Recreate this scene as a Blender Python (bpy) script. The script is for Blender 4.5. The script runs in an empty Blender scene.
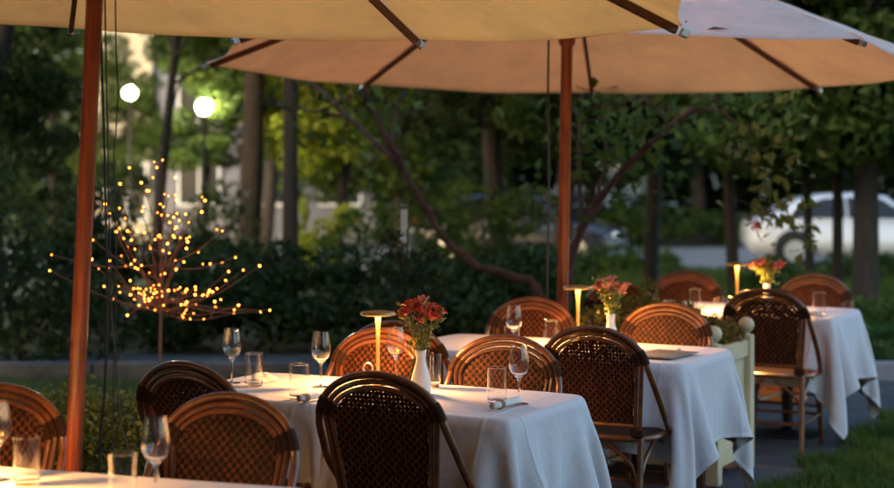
import bpy, math, random
import numpy as np
from mathutils import Vector, Matrix, Euler

R = math.radians
rnd = random.Random(11)
sc = bpy.context.scene
col = sc.collection

# ------------------------------------------------------------------ camera
CAM_H, FPX, HOR = 1.68, 1650.0, 160.0        # eye height; focal length and horizon in photo pixels (894 wide)
cam = bpy.data.cameras.new('camera')
cam_o = bpy.data.objects.new('camera', cam); col.objects.link(cam_o)
cam_o.location = (0, 0, CAM_H); cam_o.rotation_euler = (R(90), 0, 0)
cam.sensor_width = 36; cam.lens = FPX / 894 * 36
cam.shift_y = -(244 - HOR) / 894
cam.clip_start = 0.1; cam.clip_end = 600
cam.dof.use_dof = True; cam.dof.focus_distance = 6.4; cam.dof.aperture_fstop = 2.0
sc.camera = cam_o

# ------------------------------------------------------------------ world and sun
SUN_EL, SUN_AZ = 12.0, 215.0                  # azimuth clockwise from +Y (the view direction)
wd = bpy.data.worlds.new('World'); sc.world = wd; wd.use_nodes = True
nt = wd.node_tree; bg = nt.nodes['Background']
sky = nt.nodes.new('ShaderNodeTexSky'); sky.sky_type = 'NISHITA'; sky.sun_disc = False
sky.sun_elevation = R(SUN_EL); sky.sun_rotation = R(SUN_AZ)
sky.altitude = 100; sky.air_density = 1.0; sky.dust_density = 3.0; sky.ozone_density = 1.5
nt.links.new(sky.outputs[0], bg.inputs[0]); bg.inputs[1].default_value = 0.12
sun = bpy.data.lights.new('sun', 'SUN'); sun.energy = 0.08; sun.angle = R(25); sun.color = (1.0, .95, .9)
sun_o = bpy.data.objects.new('sun', sun); col.objects.link(sun_o)
sd = Vector((math.sin(R(SUN_AZ)) * math.cos(R(28)), math.cos(R(SUN_AZ)) * math.cos(R(28)), math.sin(R(28))))
sun_o.rotation_euler = sd.to_track_quat('Z', 'Y').to_euler(); sun_o.location = (8, -6, 9)
vs = sc.view_settings
vs.view_transform = 'Standard'; vs.look = 'None'; vs.gamma = 1; vs.use_curve_mapping = False; vs.exposure = 2.55
cy = sc.cycles
cy.use_denoising = True
try: cy.denoiser = 'OPENIMAGEDENOISE'
except Exception: pass
cy.max_bounces = 9; cy.transmission_bounces = 9; cy.transparent_max_bounces = 8; cy.diffuse_bounces = 4; cy.glossy_bounces = 4
cy.sample_clamp_indirect = 4; cy.caustics_reflective = False; cy.caustics_refractive = True; cy.blur_glossy = .5

def at(px, py, Y):
    return Vector(((px - 447) * Y / FPX, Y, CAM_H - (py - HOR) * Y / FPX))

# ------------------------------------------------------------------ materials
MATS = {}
def mat(name, color, rough=.6, var=0, vscale=8, color2=None, bump=0, bscale=60, metal=0, coat=0, trans=0, spec=.5, detail=4, stretch=None, sheen=0):
    m = bpy.data.materials.new(name); m.use_nodes = True
    n = m.node_tree.nodes; l = m.node_tree.links; p = n['Principled BSDF']
    p.inputs['Base Color'].default_value = (*color, 1); p.inputs['Roughness'].default_value = rough
    p.inputs['Metallic'].default_value = metal; p.inputs['Specular IOR Level'].default_value = spec
    if coat: p.inputs['Coat Weight'].default_value = coat; p.inputs['Coat Roughness'].default_value = .15
    if sheen: p.inputs['Sheen Weight'].default_value = sheen
    tc = n.new('ShaderNodeTexCoord'); vec = tc.outputs['Object']
    if stretch:
        mp = n.new('ShaderNodeMapping'); mp.inputs['Scale'].default_value = stretch
        l.new(vec, mp.inputs[0]); vec = mp.outputs[0]
    if color2 is not None:
        t = n.new('ShaderNodeTexNoise'); t.inputs['Scale'].default_value = vscale; t.inputs['Detail'].default_value = detail
        l.new(vec, t.inputs['Vector'])
        cr = n.new('ShaderNodeValToRGB'); cr.color_ramp.elements[0].position = .35; cr.color_ramp.elements[1].position = .68
        cr.color_ramp.elements[0].color = (*color, 1); cr.color_ramp.elements[1].color = (*color2, 1)
        l.new(t.outputs['Fac'], cr.inputs[0]); l.new(cr.outputs[0], p.inputs['Base Color'])
    if bump:
        t2 = n.new('ShaderNodeTexNoise'); t2.inputs['Scale'].default_value = bscale; t2.inputs['Detail'].default_value = 5
        l.new(vec, t2.inputs['Vector'])
        b = n.new('ShaderNodeBump'); b.inputs['Strength'].default_value = bump; b.inputs['Distance'].default_value = .01
        l.new(t2.outputs['Fac'], b.inputs['Height']); l.new(b.outputs[0], p.inputs['Normal'])
    if name in ('cane', 'weave_weft', 'wrap'):               # no two chairs have quite the same tone
        oi = n.new('ShaderNodeObjectInfo'); mr = n.new('ShaderNodeMapRange'); mr.inputs[3].default_value = .68; mr.inputs[4].default_value = 1.3
        l.new(oi.outputs['Random'], mr.inputs[0]); hv = n.new('ShaderNodeHueSaturation'); l.new(mr.outputs[0], hv.inputs['Value'])
        l.new(p.inputs['Base Color'].links[0].from_socket, hv.inputs['Color']); l.new(hv.outputs[0], p.inputs['Base Color'])
    MATS[name] = m
    return m

def emis(name, color, strength):
    m = bpy.data.materials.new(name); m.use_nodes = True
    p = m.node_tree.nodes['Principled BSDF']
    p.inputs['Base Color'].default_value = (*color, 1)
    p.inputs['Emission Color'].default_value = (*color, 1); p.inputs['Emission Strength'].default_value = strength
    MATS[name] = m; return m

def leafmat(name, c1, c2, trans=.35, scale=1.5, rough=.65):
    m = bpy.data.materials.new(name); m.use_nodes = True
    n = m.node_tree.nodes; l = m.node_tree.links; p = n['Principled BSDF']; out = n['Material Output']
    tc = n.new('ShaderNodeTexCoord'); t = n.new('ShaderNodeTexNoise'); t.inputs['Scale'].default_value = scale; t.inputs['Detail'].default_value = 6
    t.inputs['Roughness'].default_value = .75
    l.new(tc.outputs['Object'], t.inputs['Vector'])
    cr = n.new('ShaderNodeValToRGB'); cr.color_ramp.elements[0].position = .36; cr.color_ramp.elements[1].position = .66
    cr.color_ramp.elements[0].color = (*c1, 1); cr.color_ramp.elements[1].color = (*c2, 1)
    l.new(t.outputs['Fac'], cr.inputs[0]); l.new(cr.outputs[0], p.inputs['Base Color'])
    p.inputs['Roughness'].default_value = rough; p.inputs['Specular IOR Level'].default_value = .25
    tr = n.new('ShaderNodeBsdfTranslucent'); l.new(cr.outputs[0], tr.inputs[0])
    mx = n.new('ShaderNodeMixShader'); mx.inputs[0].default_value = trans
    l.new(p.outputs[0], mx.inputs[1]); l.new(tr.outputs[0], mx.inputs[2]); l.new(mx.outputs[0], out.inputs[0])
    MATS[name] = m; return m

def canvas(name, out_c, tr_c, tr):
    m = bpy.data.materials.new(name); m.use_nodes = True
    n = m.node_tree.nodes; l = m.node_tree.links; out = n['Material Output']; p = n['Principled BSDF']
    p.inputs['Roughness'].default_value = .85; p.inputs['Specular IOR Level'].default_value = .15
    tc = n.new('ShaderNodeTexCoord'); t = n.new('ShaderNodeTexNoise'); t.inputs['Scale'].default_value = 2.2; t.inputs['Detail'].default_value = 8; t.inputs['Roughness'].default_value = .65
    l.new(tc.outputs['Object'], t.inputs['Vector'])
    def ramp(c, k):
        cr = n.new('ShaderNodeValToRGB'); cr.color_ramp.elements[0].position = .28; cr.color_ramp.elements[1].position = .6
        cr.color_ramp.elements[0].color = (*[x * k for x in c], 1); cr.color_ramp.elements[1].color = (*c, 1)
        l.new(t.outputs['Fac'], cr.inputs[0]); return cr.outputs[0]
    l.new(ramp(out_c, .74), p.inputs['Base Color'])
    w = n.new('ShaderNodeTexNoise'); w.inputs['Scale'].default_value = 3.5; l.new(tc.outputs['Object'], w.inputs['Vector'])
    b = n.new('ShaderNodeBump'); b.inputs['Strength'].default_value = .35; b.inputs['Distance'].default_value = .02
    l.new(w.outputs['Fac'], b.inputs['Height']); l.new(b.outputs[0], p.inputs['Normal'])
    ts = n.new('ShaderNodeBsdfTranslucent'); l.new(ramp(tr_c, .78), ts.inputs[0]); l.new(b.outputs[0], ts.inputs['Normal'])
    mx = n.new('ShaderNodeMixShader'); mx.inputs[0].default_value = tr
    l.new(p.outputs[0], mx.inputs[1]); l.new(ts.outputs[0], mx.inputs[2]); l.new(mx.outputs[0], out.inputs[0])
    MATS[name] = m; return m

def glassmat(name, color=(1, 1, 1), rough=0, ior=1.48):
    m = bpy.data.materials.new(name); m.use_nodes = True
    n = m.node_tree.nodes; l = m.node_tree.links; n.remove(n['Principled BSDF'])
    g = n.new('ShaderNodeBsdfGlass'); g.inputs[0].default_value = (*color, 1); g.inputs['Roughness'].default_value = rough; g.inputs['IOR'].default_value = ior
    l.new(g.outputs[0], n['Material Output'].inputs[0]); MATS[name] = m; return m

def clothmat():
    m = bpy.data.materials.new('table_linen'); m.use_nodes = True
    n = m.node_tree.nodes; l = m.node_tree.links; p = n['Principled BSDF']
    p.inputs['Base Color'].default_value = (.60, .60, .63, 1); p.inputs['Roughness'].default_value = .9
    p.inputs['Specular IOR Level'].default_value = .2; p.inputs['Sheen Weight'].default_value = .15
    uv = n.new('ShaderNodeTexCoord'); sx = n.new('ShaderNodeSeparateXYZ'); l.new(uv.outputs['UV'], sx.inputs[0])
    hs = []
    for i in (0, 1):                                     # ironed-in fold creases at quarters of the cloth
        f = n.new('ShaderNodeMath'); f.operation = 'MULTIPLY'; f.inputs[1].default_value = 3; l.new(sx.outputs[i], f.inputs[0])
        a = n.new('ShaderNodeMath'); a.operation = 'PINGPONG'; a.inputs[1].default_value = .5; l.new(f.outputs[0], a.inputs[0])
        s = n.new('ShaderNodeMapRange'); s.inputs[1].default_value = 0; s.inputs[2].default_value = .03; s.inputs[3].default_value = 1; s.inputs[4].default_value = 0
        s.interpolation_type = 'SMOOTHSTEP'; l.new(a.outputs[0], s.inputs[0]); hs.append(s.outputs[0])
    ad = n.new('ShaderNodeMath'); ad.operation = 'ADD'; l.new(hs[0], ad.inputs[0]); l.new(hs[1], ad.inputs[1])
    for i in (0, 1):                                     # stitched hem near the edge
        a = n.new('ShaderNodeMath'); a.operation = 'PINGPONG'; a.inputs[1].default_value = .5; l.new(sx.outputs[i], a.inputs[0])
        s = n.new('ShaderNodeMapRange'); s.inputs[1].default_value = .010; s.inputs[2].default_value = .014; s.inputs[3].default_value = 1; s.inputs[4].default_value = 0
        l.new(a.outputs[0], s.inputs[0]); q = n.new('ShaderNodeMath'); q.operation = 'ADD'; l.new(ad.outputs[0], q.inputs[0]); l.new(s.outputs[0], q.inputs[1]); ad = q
    t = n.new('ShaderNodeTexNoise'); t.inputs['Scale'].default_value = 9; t.inputs['Detail'].default_value = 8; t.inputs['Roughness'].default_value = .62; t.inputs['Distortion'].default_value = 1.2; l.new(uv.outputs['UV'], t.inputs['Vector'])
    m2 = n.new('ShaderNodeMath'); m2.operation = 'MULTIPLY_ADD'; m2.inputs[1].default_value = 2.6; l.new(t.outputs['Fac'], m2.inputs[0]); l.new(ad.outputs[0], m2.inputs[2])
    b = n.new('ShaderNodeBump'); b.inputs['Strength'].default_value = .8; b.inputs['Distance'].default_value = .004
    l.new(m2.outputs[0], b.inputs['Height']); l.new(b.outputs[0], p.inputs['Normal'])
    MATS['cloth'] = m; return m

clothmat()
mat('cane', (.21, .066, .016), .36, color2=(.085, .026, .008), vscale=14, coat=.4, stretch=(1, 1, 1), bump=.15, bscale=40)
mat('cane_dark', (.16, .06, .02), .36, color2=(.07, .025, .01), vscale=14, coat=.35, bump=.15, bscale=40)
mat('wrap', (.03, .013, .008), .75, color2=(.055, .022, .011), vscale=90, bump=.6, bscale=160, spec=.2)
mat('weave_warp', (.016, .007, .0045), .65, spec=.15)
mat('weave_weft', (.15, .042, .014), .6, color2=(.06, .018, .008), vscale=30, spec=.18)
mat('pole_wood', (.32, .075, .018), .42, color2=(.14, .032, .010), vscale=5, stretch=(18, 18, .8), coat=.25, bump=.25, bscale=9)
mat('rib_wood', (.12, .038, .014), .5, color2=(.07, .022, .01), vscale=8, stretch=(6, 6, 1))
mat('cream_paint', (.64, .55, .35), .5, color2=(.54, .46, .29), vscale=5, bump=.15, bscale=50)
mat('asphalt', (.045, .047, .055), .85, color2=(.075, .076, .085), vscale=5, bump=.7, bscale=140, detail=10)
mat('soil', (.02, .028, .012), .95, color2=(.04, .05, .02), vscale=1.2, bump=.8, bscale=30)
mat('kerb_stone', (.20, .20, .21), .85, color2=(.30, .30, .31), vscale=6, bump=.5, bscale=60)
mat('kerb_dark', (.055, .056, .056), .9, color2=(.10, .10, .098), vscale=5, bump=.6, bscale=50)  # darker stone tone for the left kerb and the footpath
mat('road', (.24, .23, .22), .55, color2=(.30, .29, .28), vscale=.6, bump=.3, bscale=20)
mat('bark', (.016, .012, .009), .95, color2=(.034, .025, .018), vscale=5, bump=.9, bscale=25, stretch=(3, 3, .7))
mat('bark_red', (.085, .036, .02), .9, color2=(.03, .014, .009), vscale=7, bump=.7, bscale=30, stretch=(3, 3, .7))
mat('bark_brown', (.05, .036, .022), .9, color2=(.03, .021, .014), vscale=5, bump=.9, bscale=25)
mat('twig', (.22, .12, .06), .7, color2=(.14, .07, .035), vscale=20)
mat('cable', (.012, .012, .012), .5)
mat('metal_dark', (.03, .03, .032), .45, metal=.6)
mat('metal_tip', (.40, .38, .34), .4, metal=.9)
mat('brass', (.42, .28, .11), .42, metal=.8)
mat('ceramic', (.80, .78, .74), .25, coat=.3)
mat('rose_red', (.70, .035, .025), .55, color2=(.78, .16, .06), vscale=40)
mat('rose_coral', (.78, .17, .12), .55, color2=(.85, .38, .25), vscale=40)
mat('stem', (.10, .16, .03), .6, color2=(.28, .27, .05), vscale=25)
mat('petal_leaf', (.16, .20, .03), .5, color2=(.34, .32, .06), vscale=12)
mat('napkin', (.70, .66, .62), .9, color2=(.76, .73, .70), vscale=8, bump=.2, bscale=90)
mat('napkin_shade', (.20, .13, .08), .85, color2=(.26, .18, .12), vscale=30)
mat('menu', (.24, .19, .15), .6, color2=(.30, .25, .2), vscale=4)
mat('paper', (.7, .68, .64), .7)
mat('orange', (.85, .24, .04), .45, color2=(.75, .2, .03), vscale=3)
mat('car_white', (.74, .74, .72), .3, coat=.8)
mat('car_dark', (.015, .018, .025), .25, coat=.9)
mat('car_glass', (.012, .015, .018), .25, spec=.35)
mat('tyre', (.014, .014, .015), .8)
mat('alloy', (.55, .55, .56), .35, metal=.7)
mat('tail_red', (.45, .02, .012), .2, coat=.8)
mat('clear_lens', (.75, .76, .78), .15, coat=.8)
mat('wall_grey', (.17, .17, .19), .9, color2=(.12, .12, .14), vscale=1.5, bump=.2, bscale=20)
mat('wall_cream', (.45, .40, .28), .9, color2=(.34, .31, .22), vscale=1.2, bump=.2, bscale=20)
mat('wall_brown', (.12, .085, .065), .9, color2=(.09, .06, .045), vscale=1.5, bump=.2, bscale=20)
mat('roof_tin', (.10, .09, .09), .6)
mat('window_dark', (.02, .025, .03), .12, spec=.8)
mat('frame_white', (.6, .6, .58), .6)
mat('dead_leaf', (.05, .035, .02), .8)
glassmat('glass'); glassmat('water', (.97, .98, .98), ior=1.33)
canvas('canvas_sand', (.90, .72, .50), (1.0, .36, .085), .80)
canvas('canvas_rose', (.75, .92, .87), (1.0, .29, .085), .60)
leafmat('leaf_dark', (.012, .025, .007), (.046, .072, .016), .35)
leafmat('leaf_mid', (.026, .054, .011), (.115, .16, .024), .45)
leafmat('leaf_lamp_tint', (.20, .25, .025), (.40, .44, .05), .6)  # lamp glow on the far foliage is put into this brighter leaf colour
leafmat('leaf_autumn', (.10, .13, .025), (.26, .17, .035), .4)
leafmat('leaf_box', (.07, .10, .016), (.36, .32, .06), .3, scale=9)
leafmat('leaf_hosta', (.05, .12, .035), (.08, .17, .05), .3, scale=3)
leafmat('grass', (.045, .085, .014), (.14, .19, .03), .35, scale=2.5)
def shellmat():
    m = bpy.data.materials.new('lamp_shell'); m.use_nodes = True; n = m.node_tree.nodes; l = m.node_tree.links; n.remove(n['Principled BSDF'])
    a = n.new('ShaderNodeBsdfTransparent'); t = n.new('ShaderNodeBsdfTranslucent'); t.inputs[0].default_value = (1, .97, .9, 1)
    x = n.new('ShaderNodeMixShader'); x.inputs[0].default_value = .12; l.new(a.outputs[0], x.inputs[1]); l.new(t.outputs[0], x.inputs[2]); l.new(x.outputs[0], n['Material Output'].inputs[0]); MATS['lamp_shell'] = m
shellmat()
emis('led_warm', (1.0, .45, .12), 165)
emis('bulb', (1.0, .21, .022), 7)
emis('street_globe', (1.0, .90, .70), 420)

# ------------------------------------------------------------------ mesh helpers
class MB:
    def __init__(s): s.v = []; s.f = []; s.m = []; s.mi = 0
    def add(s, vs_, fs_):
        o = len(s.v); s.v.extend([tuple(v) for v in vs_])
        for f in fs_: s.f.append(tuple(i + o for i in f)); s.m.append(s.mi)
        return s
    def box(s, c, d, M=None, bev=0):
        hx, hy, hz = d[0] / 2, d[1] / 2, d[2] / 2
        if bev <= 0:
            P = [(x * hx, y * hy, z * hz) for z in (-1, 1) for y in (-1, 1) for x in (-1, 1)]
            F = [(0, 2, 3, 1), (4, 5, 7, 6), (0, 1, 5, 4), (2, 6, 7, 3), (0, 4, 6, 2), (1, 3, 7, 5)]
        else:
            P = []; F = []; b = min(bev, hx * .9, hy * .9, hz * .9)
            rings = [(-hz, b), (-hz + b, 0), (hz - b, 0), (hz, b)]
            for z, i in rings:
                x, y = hx - i, hy - i; k = b * .7
                P += [(x - k, -y, z), (x, -y + k, z), (x, y - k, z), (x - k, y, z), (-x + k, y, z), (-x, y - k, z), (-x, -y + k, z), (-x + k, -y, z)]
            for r in range(3):
                for i in range(8): a, c2 = r * 8 + i, r * 8 + (i + 1) % 8; F.append((a, c2, c2 + 8, a + 8))
            F.append(tuple(range(7, -1, -1))); F.append(tuple(range(24, 32)))
        Q = [Vector(p) for p in P]
        if M is not None: Q = [M @ q for q in Q]
        c = Vector(c); return s.add([q + c for q in Q], F)
    def tube(s, pts, r, n=8, closed=False, cap=True):
        pts = [Vector(p) for p in pts]; N = len(pts)
        rr = r if hasattr(r, '__len__') else [r] * N
        V = []; F = []; up = None
        for i, p in enumerate(pts):
            if closed: t = pts[(i + 1) % N] - pts[i - 1]
            else: t = pts[min(i + 1, N - 1)] - pts[max(i - 1, 0)]
            if t.length < 1e-9: t = Vector((0, 0, 1))
            t.normalize()
            if up is None:
                a = Vector((0, 0, 1)) if abs(t.z) < .9 else Vector((1, 0, 0)); up = (a - t * a.dot(t)).normalized()
            else:
                up = up - t * up.dot(t); up = up.normalized() if up.length > 1e-6 else t.orthogonal().normalized()
            b = t.cross(up)
            for k in range(n):
                a = 2 * math.pi * k / n; V.append(p + (up * math.cos(a) + b * math.sin(a)) * rr[i])
        for i in range(N if closed else N - 1):
            j = (i + 1) % N
            for k in range(n): F.append((i * n + k, i * n + (k + 1) % n, j * n + (k + 1) % n, j * n + k))
        if cap and not closed: F.append(tuple(range(n - 1, -1, -1))); F.append(tuple((N - 1) * n + k for k in range(n)))
        return s.add(V, F)
    def lathe(s, prof, n=20, c=(0, 0, 0), M=None, capends=True):
        V = []; F = []; c = Vector(c)
        for r, z in prof:
            for k in range(n):
                a = 2 * math.pi * k / n; q = Vector((r * math.cos(a), r * math.sin(a), z))
                if M is not None: q = M @ q
                V.append(q + c)
        L = len(prof)
        for i in range(L - 1):
            for k in range(n): F.append((i * n + k, i * n + (k + 1) % n, (i + 1) * n + (k + 1) % n, (i + 1) * n + k))
        if capends: F.append(tuple(range(n - 1, -1, -1))); F.append(tuple((L - 1) * n + k for k in range(n)))
        return s.add(V, F)
    def sphere(s, c, r, n=10, sc3=(1, 1, 1)):
        prof = [(max(1e-4, math.sin(math.pi * i / n)), -math.cos(math.pi * i / n)) for i in range(n + 1)]
        M = Matrix.Diagonal((r * sc3[0], r * sc3[1], r * sc3[2]))
        return s.lathe(prof, n * 2 if n < 8 else n + 4, c, M, False)
    def mesh(s, name, mats, smooth=True):
        me = bpy.data.meshes.new(name); me.from_pydata(s.v, [], s.f)
        for m_ in (mats if isinstance(mats, (list, tuple)) else [mats]): me.materials.append(MATS[m_])
        if len(set(s.m)) > 1: me.polygons.foreach_set('material_index', s.m)
        if smooth: me.polygons.foreach_set('use_smooth', [True] * len(me.polygons)); 
        me.update(); return me
    def build(s, name, mats, parent=None, smooth=True, sharp=40):
        me = s.mesh(name, mats, smooth)
        if smooth and sharp: me.set_sharp_from_angle(angle=R(sharp))
        return link(name, me, parent)

def link(name, me, parent=None):
    o = bpy.data.objects.new(name, me); col.objects.link(o)
    if parent is not None: o.parent = parent
    return o
def tag(o, label=None, cat=None, group=None, kind=None):
    if label: o['label'] = label
    if cat: o['category'] = cat
    if group: o['group'] = group
    if kind: o['kind'] = kind
    return o
def empty(name, loc=(0, 0, 0), rz=0, label=None, cat=None, group=None):
    o = bpy.data.objects.new(name, None); col.objects.link(o); o.location = loc; o.rotation_euler = (0, 0, rz)
    o.empty_display_size = .1
    return tag(o, label, cat, group)
def copy_tree(o, parent=None):
    c = o.copy(); col.objects.link(c); c.parent = parent
    for ch in list(o.children): copy_tree(ch, c)
    return c
def smooth_path(pts, k=6):
    P = [Vector(p) for p in pts]; out = []
    for i in range(len(P) - 1):
        p0 = P[max(i - 1, 0)]; p1 = P[i]; p2 = P[i + 1]; p3 = P[min(i + 2, len(P) - 1)]
        for j in range(k):
            t = j / k
            out.append(.5 * ((2 * p1) + (p2 - p0) * t + (2 * p0 - 5 * p1 + 4 * p2 - p3) * t * t + (3 * p1 - p0 - 3 * p2 + p3) * t ** 3))
    out.append(P[-1]); return out
def lerp_list(a, k):
    n = len(a); out = []
    for i in range(n - 1):
        for j in range(k): out.append(a[i] + (a[i + 1] - a[i]) * j / k)
    out.append(a[-1]); return out
def raw_mesh(name, V, F4, mats):
    """numpy verts (n,3) and quads (m,4)"""
    me = bpy.data.meshes.new(name); me.vertices.add(len(V)); me.vertices.foreach_set('co', np.asarray(V, np.float32).ravel())
    m = len(F4); k = F4.shape[1]; me.loops.add(m * k); me.loops.foreach_set('vertex_index', F4.astype(np.int32).ravel())
    me.polygons.add(m); me.polygons.foreach_set('loop_start', np.arange(0, m * k, k, dtype=np.int32))
    me.polygons.foreach_set('loop_total', np.full(m, k, np.int32))
    for m_ in (mats if isinstance(mats, (list, tuple)) else [mats]): me.materials.append(MATS[m_])
    me.update(calc_edges=True); return me
def leaves(name, P, size, mats, seed=0, up=.35, aspect=.5):
    """leaf-shaped quads at points P"""
    g = np.random.default_rng(seed); n = len(P); P = np.asarray(P, float)
    nrm = g.normal(size=(n, 3)); nrm[:, 2] += up * 2; nrm /= np.linalg.norm(nrm, axis=1)[:, None]
    a = g.normal(size=(n, 3)); a[:, 2] -= .5; a -= nrm * (a * nrm).sum(1)[:, None]; a /= np.linalg.norm(a, axis=1)[:, None]
    b = np.cross(nrm, a); s = (size * g.uniform(.6, 1.35, n))[:, None]
    V = np.empty((n, 4, 3)); V[:, 0] = P - a * s * .5; V[:, 2] = P + a * s * .5 - nrm * s * .08
    V[:, 1] = P + b * s * aspect * .5 + nrm * s * .08; V[:, 3] = P - b * s * aspect * .5 + nrm * s * .08
    return raw_mesh(name, V.reshape(-1, 3), np.arange(n * 4).reshape(-1, 4), mats)
def blob_points(blobs, n, seed, shell=.5):
    g = np.random.default_rng(seed); vol = np.array([b[3] * b[4] * b[5] for b in blobs]) ** .75; vol /= vol.sum()
    idx = g.choice(len(blobs), n, p=vol); B = np.array(blobs)[idx]
    d = g.normal(size=(n, 3)); d /= np.linalg.norm(d, axis=1)[:, None]
    r = g.uniform(0, 1, n) ** (1 / 3) * (1 - shell) + shell * g.normal(.92, .12, n)
    return B[:, :3] + d * r[:, None] * B[:, 3:]
def apply_mod_normals(me): me.polygons.foreach_set('use_smooth', [True] * len(me.polygons))

# ------------------------------------------------------------------ frame of the terrace (rows of tables run along E1, rows follow each other along E2)
E1 = Vector((-.885, .466, 0)).normalized(); E2 = Vector((.466, .885, 0)).normalized()
ROT = math.atan2(E2.y, E2.x) - math.pi / 2          # local +y -> E2, local -x -> E1
TS, TH = .75, .75                                    # table size, height

# ================================================================== THE SETTING
def ground_z(y):
    t = min(1, max(0, (y - 15) / 18)); t = t * t * (3 - 2 * t); return -.46 * t
ys = [-60, -10, 0, 5, 10, 13, 15, 17, 19, 21, 23, 25, 27, 29, 31, 33, 36, 45, 70, 300]; xs = [-300, -60, -30, -15, -6, 0, 6, 15, 30, 60, 300]
g = MB(); g.add([(x, y, ground_z(y) - .006) for y in ys for x in xs],
                [(j * len(xs) + i, j * len(xs) + i + 1, (j + 1) * len(xs) + i + 1, (j + 1) * len(xs) + i) for j in range(len(ys) - 1) for i in range(len(xs) - 1)])
tag(g.build('ground', 'soil'), kind='structure')
GL0 = Vector((1.74, 8.45, 0))                        # edge of the grass verge on the right
pa = GL0 - E2 * 9; pb = GL0 + E2 * 5.2
poly = [(-3.4, 4.0), (-3.0, -3), (pa.x, pa.y), (GL0.x, GL0.y), (GL0.x + E2.x * 2, GL0.y + E2.y * 2), (GL0.x + E2.x * 4.62, 12.55), (-.2, 12.55), (-1.6, 9.4), (-2.9, 7.6)]
m = MB(); m.add([(x, y, 0) for x, y in poly], [tuple(range(len(poly)))])
tag(m.build('asphalt_path', 'asphalt', smooth=False), kind='structure')
for (xa, xb, y0) in ((1.2, 7.0, 12.55), (-7.5, -.6, 12.55)):   # kerb stones at the far border of the terrace
    k0 = empty('kerb', ((xa + xb) / 2, y0 + .08, 0)); tag(k0, kind='structure')
    n = int((xb - xa) / .8)
    for i in range(n):
        b = MB(); b.box(((xa - xb) / 2 + .4 + i * .8, 0, .05), (.785, .15, .17 + rnd.uniform(-.006, .006)), bev=.012); b.build('kerb_stone', 'kerb_stone' if xa > 0 else 'kerb_dark', k0)
m = MB(); m.add([(-9, 12.8, .002), (-.5, 12.8, .002), (-.2, 14.2, .002), (-9, 14.2, .002)], [(0, 1, 2, 3)])
tag(m.build('footpath', 'kerb_dark', smooth=False), kind='structure')
m = MB(); m.add([(-60, 32.5, ground_z(33) + .004), (60, 32.5, ground_z(33) + .004), (60, 40, -.45), (-60, 40, -.45)], [(0, 1, 2, 3)])
tag(m.build('road', 'road', smooth=False), kind='structure')

def grass_patch(name, label, pts_fn, n, h, seed, mname='grass'):
    gg = np.random.default_rng(seed); P = pts_fn(gg, n); n = len(P)
    ang = gg.uniform(0, 6.283, n); w = gg.uniform(.002, .0045, n) * (h / .06); hh = h * gg.uniform(.5, 1.3, n)
    d = np.stack([np.cos(ang), np.sin(ang), np.zeros(n)], 1); lean = gg.normal(0, .35, (n, 2)) * hh[:, None]
    V = np.empty((n, 4, 3)); V[:, 0] = P - d * w[:, None]; V[:, 1] = P + d * w[:, None]
    tip = P.copy(); tip[:, :2] += lean; tip[:, 2] += hh
    V[:, 2] = tip + d * w[:, None] * .3; V[:, 3] = tip - d * w[:, None] * .3
    return tag(link(name, raw_mesh(name, V.reshape(-1, 3), np.arange(n * 4).reshape(-1, 4), mname)), label, 'grass', kind='stuff')
def verge(gg, n):
    t = gg.uniform(-1.2, 4.6, n); s = gg.uniform(0, 1, n) ** 1.2 * 2.6 + .02 * gg.normal(size=n) + .07 * np.sin(t * 7) + .05 * np.sin(t * 17)
    P = np.zeros((n, 3)); P[:, 0] = GL0.x + E2.x * t - E1.x * s; P[:, 1] = GL0.y + E2.y * t - E1.y * s
    P[:, 2] = .0 + .02 * np.sin(P[:, 0] * 9) * np.sin(P[:, 1] * 8)
    return P
grass_patch('grass', 'uneven green grass verge along the dark asphalt path', verge, 60000, .075, 1)
def lawn(gg, n):
    P = np.zeros((n, 3)); P[:, 0] = gg.uniform(-6.5, -.6, n); P[:, 1] = gg.uniform(8.2, 12.5, n); return P
grass_patch('grass', 'short dark lawn behind the clipped box hedge', lawn, 30000, .06, 2)
def strip(gg, n):
    P = np.zeros((n, 3)); P[:, 0] = gg.uniform(1.0, 12, n); P[:, 1] = gg.uniform(13.2, 31, n)
    P[:, 2] = [ground_z(y) for y in P[:, 1]]; return P
grass_patch('grass', 'long grass of the park between the trees and the road', strip, 40000, .16, 3)

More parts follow.
